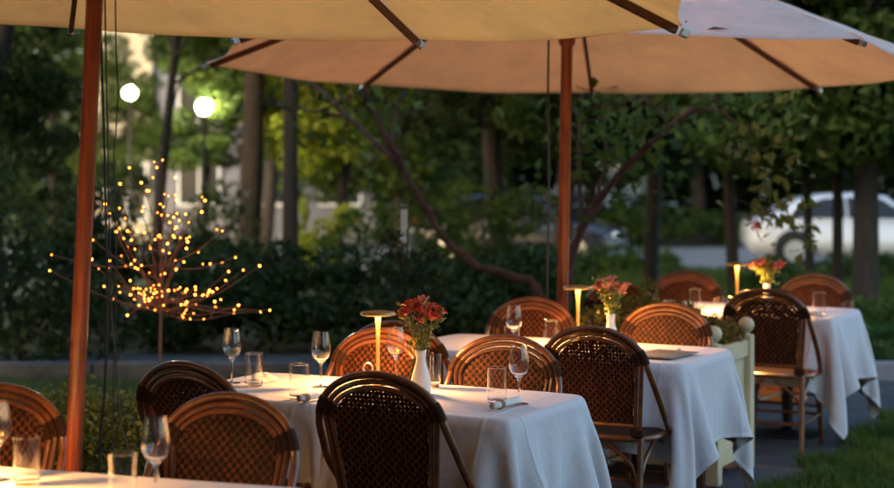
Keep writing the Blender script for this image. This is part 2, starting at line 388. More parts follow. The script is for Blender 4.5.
# ================================================================== TABLES AND CLOTHS
def simulate_cloth(w, d, drop, seats, seed, N=64, ox=0, oy=0, rz=0, bend=1.0):
    """position-based drape of a rectangular linen over a table block; returns grid of points (table-local, z up)"""
    gg = np.random.default_rng(seed)
    W, D = w + 2 * drop, d + 2 * drop; h = W / (N - 1); Mv = int(round(D / h)) + 1; hy = D / (Mv - 1)
    gx, gy = np.meshgrid(np.linspace(-W / 2, W / 2, N), np.linspace(-D / 2, D / 2, Mv), indexing='ij')
    c, s = math.cos(rz), math.sin(rz)
    P = np.stack([gx * c - gy * s + ox, gx * s + gy * c + oy, np.full_like(gx, TH + .012)], 2)
    # start with the overhang already bent a little down
    dx = np.maximum(np.abs(P[..., 0]) - w / 2, 0); dy = np.maximum(np.abs(P[..., 1]) - d / 2, 0)
    P[..., 2] -= .35 * (dx + dy); P += gg.normal(0, .0015, P.shape)
    Q = P.copy(); th = .003; rr = .003
    cons = []
    def grp(di, dj, stiff, bend=False):
        L = math.hypot(di * h, dj * hy)
        for pi in range(2):
            if di and not dj: a = (slice(pi * di, None), slice(None)); step = di
            I, J = np.meshgrid(np.arange(N), np.arange(Mv), indexing='ij')
            ok = (I + di < N) & (J + dj < Mv) & (J + dj >= 0)
            par = (I // max(1, abs(di))) % 2 if di else (J // max(1, abs(dj))) % 2
            sel = ok & (par == pi)
            if max(abs(di), abs(dj)) > 1:                # the linen is pressed into a sharp fold along the table edge
                ex, ey = drop / h, drop / hy; cx = np.zeros_like(ok)
                for e in (ex, N - 1 - ex): cx |= (di > 0) & (I < e - .3) & (I + di > e + .3) & (J > ey - 1) & (J < Mv - ey)
                for e in (ey, Mv - 1 - ey): cx |= (dj > 0) & (J < e - .3) & (J + dj > e + .3) & (I > ex - 1) & (I < N - ex)
                sel &= ~cx
            i, j = I[sel], J[sel]; cons.append((i * Mv + j, (i + di) * Mv + (j + dj), L, stiff))
    for di, dj, st in ((1, 0, 1), (0, 1, 1), (1, 1, .5), (1, -1, .5), (2, 0, .24 * bend), (0, 2, .24 * bend), (4, 0, .16 * bend), (0, 4, .16 * bend)): grp(di, dj, st)
    P = P.reshape(-1, 3).astype(np.float32); Q = Q.reshape(-1, 3).astype(np.float32)
    def collide(P, Q):
        # rounded table block
        ax = np.abs(P[:, 0]) - (w / 2 - rr); ay = np.abs(P[:, 1]) - (d / 2 - rr); az = P[:, 2] - (TH - rr)
        q = np.stack([np.maximum(ax, 0), np.maximum(ay, 0), np.maximum(az, 0)], 1); ln = np.linalg.norm(q, axis=1)
        sd_ = ln + np.minimum(np.maximum(np.maximum(ax, ay), az), 0) - rr
        hit = np.where(sd_ < th)[0]
        if len(hit):
            inside = ln[hit] < 1e-9; k = hit[~inside]
            nr = q[k] / ln[k][:, None]; nr[:, 0] *= np.sign(P[k, 0]); nr[:, 1] *= np.sign(P[k, 1])
            P[k] += nr * (th - sd_[k])[:, None]
            ki = hit[inside]; P[ki, 2] += (th - sd_[ki]) * .5
            Q[hit] += (P[hit] - Q[hit]) * .6          # friction
        for (x0, x1, y0, y1, zt) in seats:
            k = np.where((P[:, 0] > x0) & (P[:, 0] < x1) & (P[:, 1] > y0) & (P[:, 1] < y1) & (P[:, 2] < zt) & (P[:, 2] > zt - .09))[0]
            if len(k): P[k, 2] = zt; Q[k] += (P[k] - Q[k]) * .7
    dt2 = 9.8 * (1 / 60) ** 2 * .34
    for it in range(135):
        V = (P - Q) * .965; Q = P.copy(); P = P + V; P[:, 2] -= dt2
        for k in range(5):
            for a, b, L, st in cons:
                dlt = P[b] - P[a]; ln = np.sqrt((dlt * dlt).sum(1)) + 1e-9
                cor = dlt * ((ln - L) / ln * .5 * st)[:, None]
                P[a] += cor; P[b] -= cor
            if k % 2 == 0: collide(P, Q)
        collide(P, Q)
    return P.reshape(N, Mv, 3)

def cloth_object(G, loc, rz, ex=20):
    N, M_, _ = G.shape
    I, J = np.meshgrid(np.arange(N - 1), np.arange(M_ - 1), indexing='ij')
    F = np.stack([I * M_ + J, (I + 1) * M_ + J, (I + 1) * M_ + J + 1, I * M_ + J + 1], 2).reshape(-1, 4)
    me = raw_mesh('tablecloth', G.reshape(-1, 3), F, 'cloth')
    uv = me.uv_layers.new(name='UVMap')
    u, v = np.meshgrid(np.linspace(0, 1, N), np.linspace(0, 1, M_), indexing='ij'); UV = np.stack([u, v], 2).reshape(-1, 2)
    uv.data.foreach_set('uv', UV[F.ravel()].astype(np.float32).ravel())
    me.polygons.foreach_set('use_smooth', [True] * len(me.polygons))
    o = link('tablecloth', me); o.location = loc; o.rotation_euler = (0, 0, rz)
    cr = np.zeros(len(me.edges), np.float32); ev = np.empty(len(me.edges) * 2, np.int32); me.edges.foreach_get('vertices', ev); ev = ev.reshape(-1, 2)
    ei, ej = ev // M_, ev % M_
    for q in (ex, N - 1 - ex): cr[(ei[:, 0] == q) & (ei[:, 1] == q) & (ej.min(1) >= ex) & (ej.max(1) <= M_ - 1 - ex)] = .7
    for q in (ex, M_ - 1 - ex): cr[(ej[:, 0] == q) & (ej[:, 1] == q) & (ei.min(1) >= ex) & (ei.max(1) <= N - 1 - ex)] = .7
    me.attributes.new('crease_edge', 'FLOAT', 'EDGE').data.foreach_set('value', cr)
    so = o.modifiers.new('hem', 'SOLIDIFY'); so.thickness = .0016; so.offset = 1
    ss = o.modifiers.new('smooth', 'SUBSURF'); ss.levels = 1; ss.render_levels = 1
    return o

def table_frame(loc, rz, w, d, label):
    t = empty('dining_table', loc, rz, label, 'table', 'cafe tables on the terrace')
    b = MB(); b.box((0, 0, TH - .026), (w - .05, d - .05, .028), bev=.008); b.build('table_top', 'rib_wood', t)
    for x in ([0] if w < 1 else [-w / 4, w / 4]):
        b = MB(); b.lathe([(.03, .03), (.03, TH - .05), (.12, TH - .05), (.12, TH - .041)], 14, (x, 0, 0)); b.build('pedestal', 'metal_dark', t)
        b = MB(); b.lathe([(.22, 0), (.22, .012), (.05, .03), (.03, .05)], 24, (x, 0, 0)); b.build('foot', 'metal_dark', t)
    return t

Ac = Vector((.2236, 5.857, 0)) + E1 * .375 + E2 * .375
C1c = Vector((1.25, 7.79, 0)) + E1 * .375
D1c = Vector((2.425, 9.95, 0)) + E1 * .375
GAP = .80
TABLES = dict(A=(Ac, TS), B=(Ac + E1 * GAP, TS), C=(C1c, TS), Cl=(C1c + E1 * GAP, TS), D=(D1c, TS), Dl=(D1c + E1 * GAP, TS))
E_far_r = Vector((-.34, 4.665, 0)); EROT = math.atan2(-.335, .942)
ed1 = Vector((-.942, .335, 0)); ed2 = Vector((.335, .942, 0))
Ec = E_far_r + ed1 * .75 - ed2 * .375

# chairs: key -> (table, offset along E1, offset of the back along E2, extra rotation in degrees, side)
CH = [
 ('A', -.02, -.74, 3, 'near', 'dark rattan chair seen from behind at the table with napkin and red roses'),
 ('B', -.10, -.82, -4, 'near', 'dark rattan chair seen from behind at the table end beside the hanging cables'),
 ('A', .06, .55, 4, 'far', 'warm lit rattan chair facing the long wine glass and rolled napkin'),
 ('B', -.10, .56, -3, 'far', 'rattan chair facing us behind the lamp and red roses, partly hidden by a dark chair'),
 ('C', -.07, -.755, 2, 'near', 'dark rattan chair with black seat in front of the table with the menu cards'),
 ('Cl', .03, -.96, 5, 'near', 'dark rattan chair whose curved arm shows just right of the red rose vase'),
 ('Cl', -.02, .52, 2, 'far', 'rattan chair beside the dark red umbrella pole, behind a wine glass'),
 ('C', .05, .535, -2, 'far', 'warm lit rattan chair standing against the cream planter box'),
 ('D', -.08, -.82, 4, 'near', 'black looking rattan chair with bare bent cane legs beside the cream planter'),
 ('D', .0, .56, -4, 'far', 'orange lit rattan chair behind the single tumbler, before the parked white car'),
 ('Dl', -.02, .42, 3, 'far', 'orange lit rattan chair behind the green planter shrub and a tumbler'),
 ('Dl', .0, -.74, -3, 'near', 'dim rattan chair half hidden by the planter shrub and pale roses'),
]
def chair_origin(tk, o1, o2, side):
    c = TABLES[tk][0]
    back = c + E1 * o1 + E2 * o2
    f = E2 if side == 'near' else -E2
    return back + f * .305
# ------------------------------------------------------------------ chair prototype
def by(z): return -.195 - .225 * (z - .45)
def hoop(off, zs, n=22, zlow=.45, w0=.160, w1=.194, zarch=.772, top=.893):
    pts = []
    for z in np.linspace(zlow, zarch, 5)[:-1]:
        w = w0 + (w1 - w0) * (z - .45) / (zarch - .45) + off; pts.append(Vector((-w, by(z), z)))
    for i in range(n + 1):
        a = math.pi - math.pi * i / n
        z = zarch + (top - zarch + off) * math.sin(a); pts.append(Vector(((w1 + off) * math.cos(a), by(z), z)))
    for z in np.linspace(zarch, zlow, 5)[1:]:
        w = w0 + (w1 - w0) * (z - .45) / (zarch - .45) + off; pts.append(Vector((w, by(z), z)))
    return pts
def half_w(z):
    if z < .772: return .160 + .034 * (z - .45) / .322 - .004
    k = 1 - ((z - .772) / .121) ** 2
    return .194 * math.sqrt(max(0, k)) - .004
def make_chair(dark):
    c1 = 'cane_dark' if dark else 'cane'
    t = empty('rattan_chair')
    b = MB(); b.tube(hoop(0, 0), .0095, 8); b.build('back_frame', c1, t)
    b = MB(); b.tube(hoop(.0215, 0), .0105, 8); b.build('back_frame', c1, t)
    # thick outer cane: arch over the back that sweeps forward and down to the seat on both sides
    arch = hoop(.0465, 0)[5:-5]
    side = [(.247, by(.755) + .003, .755), (.258, by(.68) + .035, .68), (.266, -.155, .60), (.262, -.06, .51), (.242, .05, .447)]
    pth = [Vector((-x, y, z)) for x, y, z in reversed(side)] + arch[1:-1] + [Vector(p) for p in side]
    b = MB(); b.tube(smooth_path(pth, 3), .0138, 10); b.build('outer_cane', c1, t)
    # bindings
    for sx in (-1, 1):
        b = MB()
        for off, rr_ in ((0, .0125), (.0215, .0135), (.0465, .0165)):
            b.tube([q for q in hoop(off, 0, n=60) if q.x * sx > 0 and .775 + off * .3 < q.z < .832 + off * .35], rr_, 8)
        b.build('binding', 'wrap', t)
        b = MB(); b.box((sx * .175, by(.475), .475), (.062, .034, .05), bev=.012); b.build('binding', 'wrap', t)
    b = MB(); b.tube([(-.164, by(.505), .505), (.164, by(.505), .505)], .011, 8); b.build('back_rail', c1, t)
    # woven panel, strips passing over and under each other
    b = MB(); p = .0155; hw = .0070; jg = random.Random(4)
    zz = np.arange(.515, .888, p); xx = np.arange(-.2025, .206, p)
    for i, x in enumerate(xx):
        Z = [z for z in zz if half_w(z) > abs(x) + .002]
        if len(Z) < 2: continue
        V = []; 
        for j, z in enumerate(Z):
            jj = int(round((z - .515) / p)); o = .0022 if (i + jj) % 2 else -.0022
            e = jg.gauss(0, .0007); V += [(x - hw + e, by(z) + o, z), (x + hw + e + jg.gauss(0, .0004), by(z) + o, z)]
        b.add(V, [(2 * k, 2 * k + 1, 2 * k + 3, 2 * k + 2) for k in range(len(Z) - 1)])
    b.mi = 1
    for j, z in enumerate(zz):
        X = [x for x in xx if half_w(z) > abs(x)]
        if len(X) < 2: continue
        V = []
        for x in X:
            ii = int(round((x + .2025) / p)); o = -.0022 if (ii + j) % 2 else .0022
            e = jg.gauss(0, .0007); V += [(x, by(z - hw) + o, z - hw + e), (x, by(z + hw) + o, z + hw + e + jg.gauss(0, .0004))]
        b.add(V, [(2 * k, 2 * k + 2, 2 * k + 3, 2 * k + 1) for k in range(len(X) - 1)])
    w = b.build('woven_back', ['weave_warp', 'weave_warp' if dark else 'weave_weft'], t, smooth=True, sharp=0)
    # seat
    sp = []
    for i in range(28):
        a = 2 * math.pi * i / 28; e = .55
        sp.append(Vector((.232 * math.copysign(abs(math.cos(a)) ** e, math.cos(a)), .225 * math.copysign(abs(math.sin(a)) ** e, math.sin(a)) + .01, .447)))
    b = MB(); b.tube(sp, .014, 8, closed=True); b.build('seat_rim', c1, t)
    b = MB(); n = 28
    V = [p_ * 1 for p_ in sp] + [Vector((q.x * .8, q.y * .8, .462)) for q in sp] + [Vector((q.x * .8, q.y * .8, .438)) for q in sp]
    F = [(i, (i + 1) % n, n + (i + 1) % n, n + i) for i in range(n)] + [tuple(range(n, 2 * n))] + [tuple(range(3 * n - 1, 2 * n - 1, -1))] + [(i, 2 * n + i, 2 * n + (i + 1) % n, (i + 1) % n) for i in range(n)]
    b.add(V, F); b.build('seat', 'wrap', t)
    feet = {}
    for sx in (-1, 1):
        for sy, top, bot in ((1, (.198, .195, .45), (.215, .235, 0)), (-1, (.188, -.19, .47), (.20, -.27, 0))):
            a = Vector((sx * top[0], top[1], top[2])); c = Vector((sx * bot[0], bot[1], bot[2])); feet[(sx, sy)] = (a, c)
            b = MB(); b.tube([a, a.lerp(c, .5), c], [.0165, .016, .0145], 10); b.build('leg', c1, t)
    def on(k, z): a, c = feet[k]; f = (a.z - z) / (a.z - c.z); return a.lerp(c, f)
    for k1, k2 in (((-1, 1), (1, 1)), ((-1, -1), (1, -1)), ((-1, -1), (-1, 1)), ((1, -1), (1, 1))):
        p1, p2 = on(k1, .18), on(k2, .18); q1, q2 = on(k1, .42), on(k2, .42)
        b = MB(); b.tube([p1, p2], .009, 7)
        for (s_, q, o_) in ((p1, q1, q2), (p2, q2, q1)):          # bent cane bows
            b.tube(smooth_path([s_.lerp(q, .1), s_.lerp(q, .62) + (o_ - q) * .10, q + (o_ - q) * .42 + Vector((0, 0, .0))], 5), .009, 7)
        b.build('stretcher', c1, t)
    return t
proto = make_chair(False)
first = True
chairs = []
def put_chair(loc, rz, label):
    global first
    o = proto if first else copy_tree(proto)
    first = False
    o.location = (loc.x, loc.y, 0); o.rotation_euler = (0, 0, rz); tag(o, label, 'chair', 'rattan chairs at the tables'); chairs.append(o)
for tk, o1, o2, jr, side, lab in CH:
    put_chair(chair_origin(tk, o1, o2, side), ROT + (0 if side == 'near' else math.pi) + R(jr), lab)
put_chair(at(226, 400, 5.18) - ed2 * .30, EROT + math.pi + R(-4), 'warm lit rattan chair in front of the clipped hedge, behind an empty wine glass')
put_chair(at(8, 390, 5.38) - ed2 * .30, EROT + math.pi + R(6), 'rattan chair beside the tilted red umbrella pole')

TL = dict(A='white clothed table with red roses and a single rolled napkin at its corner',
          B='white clothed table at the hanging cables, with the glowing lamp',
          C='white clothed table with menu cards in front of the cream planter',
          Cl='white clothed table mostly hidden behind the red roses',
          D='white clothed table with one tumbler beside the grass verge',
          Dl='white clothed table behind the planter shrub')
for i, (k, (c, s)) in enumerate(TABLES.items()):
    seats = []
    for tk, o1, o2, jr, side, lab in CH:
        if tk != k: continue
        f = 1 if side == 'near' else -1
        yc = o2 + f * .305   # chairs stand clear of the fall of the cloth
    table_frame((c.x, c.y, 0), ROT, s, s, TL[k])
    G = simulate_cloth(s, s, .375, seats, 20 + i, N=81, rz=R((.4, -.5, .3, -.3, .5, -.4)[i]))
    o = cloth_object(G, (c.x, c.y, 0), ROT)
    tag(o, 'white linen ' + {'A': 'cloth with a long bluish side fall, under roses and rolled napkin', 'B': 'cloth at the table with the glowing lamp and hanging cables',
        'C': 'cloth with pointed corners hanging in front of the cream planter', 'Cl': 'cloth seen between the red roses and a rattan chair',
        'D': 'cloth with pointed corners hanging beside the grass verge', 'Dl': 'cloth of the table half hidden by the planter shrub'}[k], 'tablecloth', 'white tablecloths')
table_frame((Ec.x, Ec.y, 0), EROT, 1.5, .75, 'long white clothed table with blurred glasses in front of the leaning pole')
G = simulate_cloth(1.5, .75, .33, [], 31, N=73, bend=.25)   # its own grid: 1.5 + 2 * .33 over 72 cells, edge at cell 11
tag(cloth_object(G, (Ec.x, Ec.y, 0), EROT, 11), 'white linen cloth under the blurred glasses before the leaning pole', 'tablecloth', 'white tablecloths')

# ================================================================== TABLEWARE
TZ = TH + .0075
def on_table(px, py, z=TZ):
    Y = FPX * (CAM_H - z) / (py - HOR); return Vector(((px - 447) * Y / FPX, Y, z))
def wine_mesh():
    b = MB()
    outer = [(.0355, 0), (.036, .0015), (.030, .003), (.010, .006), (.0045, .012), (.0038, .03), (.0038, .085), (.006, .095), (.016, .104), (.030, .118), (.0385, .135), (.0405, .150), (.0385, .175), (.0335, .205), (.0305, .226)]
    inner = [(.0297, .226), (.0326, .205), (.0376, .175), (.0396, .150), (.0375, .136), (.029, .1195), (.015, .1065), (.001, .1035)]
    b.lathe(outer + inner, 28); me = b.mesh('wine_glass', 'glass'); me.set_sharp_from_angle(angle=R(35)); return me
def tumbler_mesh():
    b = MB(); b.lathe([(.033, 0), (.0355, .002), (.0365, .02), (.0385, .134), (.0380, .1352), (.03735, .1345), (.0372, .132), (.0371, .126), (.0353, .026), (.0350, .020), (.0335, .0145), (.031, .0125), (.02, .012), (.001, .0119)], 32); me = b.mesh('tumbler', 'glass'); me.set_sharp_from_angle(angle=R(22)); return me
WM, TM = wine_mesh(), tumbler_mesh()
def wine(p, label):
    o = link('wine_glass', WM); o.location = p; o.rotation_euler = (0, 0, rnd.uniform(0, 6)); return tag(o, label, 'wine glass', 'glasses on the tables')
def tumbler(p, label):
    o = link('water_glass', TM); o.location = p; return tag(o, label, 'tumbler', 'glasses on the tables')
wine(on_table(519, 404), 'tall wine glass beside the rolled napkin at the table corner')
tumbler(on_table(497, 403), 'clear tumbler beside the rolled napkin at the table corner')
wine(on_table(232, 383), 'wine glass next to the light tree, at the far edge of the cloth')
tumbler(on_table(254, 386), 'clear tumbler next to the far wine glass and crumpled napkin')
tumbler(on_table(299, 399), 'clear tumbler at the front table edge by a small napkin')
wine(on_table(321, 387), 'wine glass between the tumbler and the glowing lamp')
wine(on_table(396, 381), 'wine glass between the glowing lamp and the red roses')
tumbler(on_table(432, 387), 'clear tumbler tucked behind the white vase of red roses')
wine(on_table(514, 352), 'wine glass behind the warm lit chair, before a far chair')
tumbler(on_table(512, 355), 'clear tumbler standing before the far wine glass')
tumbler(on_table(551, 348), 'clear tumbler near the red umbrella pole')
tumbler(on_table(695, 311), 'clear tumbler before the orange chair behind the planter shrub')
tumbler(on_table(745, 313), 'clear tumbler half hidden behind the black looking chair')
tumbler(on_table(819, 315), 'lone clear tumbler on the table beside the grass')
wine(on_table(156, 500), 'large blurred wine glass in front of the warm lit chair')
tumbler(on_table(123, 503), 'blurred tumbler beside the large blurred wine glass')
tumbler(on_table(27, 484), 'blurred tumbler before the chair at the leaning pole')
wine(on_table(-2, 480), 'blurred wine glass cut by the picture, beside a tumbler')

def napkin_roll(p, rz, L, r, label):
    o = empty('napkin', p, rz, label, 'napkin', 'napkins on the tables')
    b = MB(); sp = []; n = 40
    for i in range(n):
        a = i / (n - 1) * 5.2 * math.pi; q = r * (.3 + .7 * i / (n - 1)); sp.append((q * math.cos(a), q * math.sin(a) + r))
    V = []
    for k, x in enumerate(np.linspace(-L / 2, L / 2, 6)):
        for (u, v) in sp: V.append((x + .003 * math.sin(k * 2.1 + u * 80), u, v + .0005))
    F = [(k * n + i, k * n + i + 1, (k + 1) * n + i + 1, (k + 1) * n + i) for k in range(5) for i in range(n - 1)]
    b.add(V, F); w = b.build('rolled_linen', 'napkin', o)
    sm = w.modifiers.new('t', 'SOLIDIFY'); sm.thickness = .0015
    b = MB(); b.lathe([(r * 1.03, -.014), (r * 1.06, -.012), (r * 1.06, .012), (r * 1.03, .014)], 20, (L * -.18, 0, r), Euler((0, R(90), 0)).to_matrix(), False); b.build('shade_ring', 'napkin_shade', o)  # brown ring stands in for the shade inside the end of the roll
    return o
p1, p2 = on_table(487, 412), on_table(523, 403); d = p2 - p1
napkin_roll((p1 + p2) / 2, math.atan2(d.y, d.x), min(.2, d.length), .0155, 'rolled linen napkin with a brown ring put in for its shaded end at the table corner')
napkin_roll(on_table(309, 401), ROT + R(80), .12, .015, 'small rolled napkin seen end-on by the front tumbler')
napkin_roll(on_table(818, 315) + Vector((-.03, -.06, 0)), ROT + R(85), .12, .015, 'rolled napkin beside the lone tumbler near the grass')
def crumpled(p, label):
    b = MB(); gg = random.Random(5); n, mth = 14, 7; V = []; F = []
    for j in range(mth + 1):
        for i in range(n):
            a = 2 * math.pi * i / n; ph = math.pi / 2 * j / mth
            r = .035 * math.cos(ph) * (1 + .28 * math.sin(3 * a + j) + .12 * gg.uniform(-1, 1)) + .001
            V.append((r * math.cos(a) * 1.5, r * math.sin(a), .03 * math.sin(ph) * (1 + .25 * math.sin(a * 2 + 1))))
    for j in range(mth):
        for i in range(n): F.append((j * n + i, j * n + (i + 1) % n, (j + 1) * n + (i + 1) % n, (j + 1) * n + i))
    b.add(V, F); o = b.build('napkin', 'napkin', sharp=0); o.location = p; tag(o, label, 'napkin', 'napkins on the tables')
crumpled(on_table(263, 381), 'crumpled white napkin beside the far tumbler and light tree')

def table_lamp(p, label, watts=1):
    o = empty('table_lamp', p, 0, label, 'lamp', 'small lamps on the tables')
    b = MB(); b.lathe([(.045, 0), (.047, .003), (.045, .010), (.012, .014), (.008, .02)], 28); b.build('lamp_base', 'brass', o)
    b = MB(); b.lathe([(.008, .012), (.0075, .10), (.0085, .22), (.013, .285)], 16); b.build('lamp_stem', 'brass', o)
    b = MB(); b.lathe([(.012, .284), (.014, .2965), (.058, .2965), (.068, .284), (.0715, .2835), (.074, .288), (.070, .297), (.02, .303), (.001, .304)], 36, capends=False); h = b.build('lamp_head', 'brass', o)
    b = MB(); b.lathe([(.018, .2955), (.055, .2955)], 32, capends=False); b.f = [f[::-1] for f in b.f]; b.build('light_ring', 'led_warm', h, smooth=False)
table_lamp(on_table(378, 384), 'glowing brass mushroom lamp beside the red roses')
table_lamp(on_table(578, 346), 'glowing brass mushroom lamp beside the pale coral roses')
table_lamp(on_table(737, 312), 'glowing brass mushroom lamp beside the yellow flowers')
table_lamp(Vector((-1.42, 4.62, TZ)), 'brass mushroom lamp on the long table with blurred glasses')

def cruet(p, label):
    o = empty('oil_candle', p, 0, label, 'candle holder', 'small glass holders on the tables')
    b = MB(); b.lathe([(.022, 0), (.026, .004), (.027, .03), (.020, .045), (.012, .052), (.012, .06), (.010, .06), (.010, .051), (.018, .043), (.0245, .03), (.023, .006), (.001, .005)], 20); b.build('glass_body', 'glass', o)
    b = MB(); b.tube([(.019 * math.cos(a), 0, .078 + .019 * math.sin(a)) for a in np.linspace(0, 2 * math.pi, 18)[:-1]], .003, 6, closed=True); b.build('ring_handle', 'metal_tip', o)
    b = MB(); b.lathe([(.0215, .007), (.0215, .026), (.001, .0262)], 18); b.build('wax', 'ceramic', o)
cruet(on_table(368, 387), 'tiny ring-handled glass candle under the lamp by red roses')
cruet(on_table(586, 346), 'tiny ring-handled glass candle under the lamp near the umbrella pole')
cruet(on_table(730, 313), 'tiny ring-handled glass candle under the lamp near the yellow flowers')

VASE = MB().lathe([(.034, 0), (.040, .003), (.0425, .02), (.040, .05), (.031, .085), (.0215, .115), (.0185, .135), (.0205, .16), (.0225, .170), (.0205, .170), (.0175, .150), (.016, .132), (.019, .112), (.03, .08), (.036, .03), (.001, .012)], 28).mesh('vase', 'ceramic')
def rose_mesh(name, m_, seed):
    g_ = random.Random(seed); b = MB()
    for ring, (n, r, h, op) in enumerate(((3, .007, .020, .1), (4, .012, .020, .35), (5, .017, .018, .7), (5, .020, .014, 1.05))):
        for k in range(n):
            a0 = 2 * math.pi * k / n + ring * .6 + g_.uniform(-.2, .2); V = []; W = 2 * math.pi / n * .75
            for j in range(5):
                t = j / 4
                for i in range(5):
                    s = (i / 4 - .5); a = a0 + s * W * (1 - .25 * t); rr = r * (.35 + .65 * math.sin(t * 1.5)) + op * .010 * t * t
                    V.append((rr * math.cos(a), rr * math.sin(a), -.008 + (h + .008) * t * (1 - .25 * abs(s) * 2 * t) - op * .006 * t * t))
            b.add(V, [(j * 5 + i, j * 5 + i + 1, j * 5 + i + 6, j * 5 + i + 5) for j in range(4) for i in range(4)])
    b.sphere((0, 0, -.005), .008, 6)
    return b.mesh(name, m_)
ROSE = {'rose_red': rose_mesh('rose', 'rose_red', 1), 'rose_coral': rose_mesh('rose', 'rose_coral', 2), 'petal_leaf': rose_mesh('rose', 'petal_leaf', 3)}
def flowers(p, vlabel, blabel, kinds, heads, seed, spread=1.0):
    v = link('vase', VASE); v.location = p; tag(v, vlabel, 'vase', 'white vases on the tables')
    o = empty('bouquet', (p.x, p.y, p.z + .165), 0, blabel, 'flowers', 'small bouquets in white vases')
    g_ = random.Random(seed); st = MB(); lf = []
    for i, (hx, hz) in enumerate(heads):
        hy = g_.uniform(-.035, .035); top = Vector((hx * spread, hy, hz)); base = Vector((g_.uniform(-.008, .008), g_.uniform(-.008, .008), -.10))
        pts = smooth_path([base, Vector((hx * .15, hy * .2, .03)), top * .65 + Vector((0, 0, -.005)), top], 4)
        st.tube(pts, .0017, 5)
        for k in range(14):
            t = g_.uniform(.4, .97); q = pts[int(t * (len(pts) - 1))]; lf.append(q + Vector((g_.gauss(0, .016), g_.gauss(0, .016), g_.gauss(0, .012))))
        r = link('rose', ROSE[kinds[i % len(kinds)]], o); r.location = top; s = g_.uniform(1.1, 1.45); r.scale = (s, s, s)
        r.rotation_euler = (g_.uniform(-.5, .5) + hy * 5, hx * 5 + g_.uniform(-.3, .3), g_.uniform(0, 6))
    for k in range(14):            # thin sprigs
        a = g_.uniform(0, 6.28); L = g_.uniform(.10, .2); tip = Vector((math.cos(a) * L * .55, math.sin(a) * L * .35, L))
        pts = smooth_path([Vector((0, 0, -.05)), tip * .5 + Vector((0, 0, .01)), tip], 3); st.tube(pts, .0011, 4)
        for j in range(9): q = pts[g_.randint(2, len(pts) - 1)]; lf.append(q + Vector((g_.gauss(0, .008), g_.gauss(0, .008), g_.gauss(0, .008))))
    for k in range(26): lf.append(Vector((g_.gauss(0, .026), g_.gauss(0, .024), g_.uniform(.0, .06))))
    st.build('stems', 'stem', o); link('foliage', leaves('foliage', np.array([tuple(q) for q in lf]), .026, 'petal_leaf', seed, .2, .5), o)
HD = [(-.062, .155), (-.045, .185), (0, .195), (.028, .17), (.07, .16), (.005, .125), (-.02, .165), (.045, .14)]
flowers(on_table(421, 393), 'white bottle vase holding the red roses', 'bouquet of red roses with yellow green leaves in white vase', ['rose_red', 'rose_red', 'rose_coral'], HD, 4)
flowers(on_table(611, 349), 'white bottle vase holding the coral roses near the umbrella pole', 'bouquet of pale coral roses beside the planter shrub', ['rose_coral'], [(x * .9, z * .85) for x, z in HD], 5)
flowers(on_table(767, 312), 'white bottle vase holding the yellow and orange flowers', 'yellow and orange bouquet in front of the round green bush', ['rose_coral', 'rose_coral', 'petal_leaf'], [(x, z * .75) for x, z in HD], 6)

mn = C1c
for i, (px, py, dr, L) in enumerate(((652, 351, 8, 'brown menu card lying on the cloth before the planter chair'), (664, 354, -6, 'grey brown menu card overlapping another, nearest the cloth corner'))):
    o = empty('menu_card', on_table(px, py, TZ + .002 + i * .006), ROT + R(dr), L, 'menu', 'menu cards on the cloth')
    b = MB(); b.box((0, 0, 0), (.22, .30, .004), bev=.0015); b.build('cover', 'menu', o)
    b = MB(); b.box((.004, 0, .003), (.205, .285, .002)); b.build('page', 'paper' if i == 0 else 'menu', o)

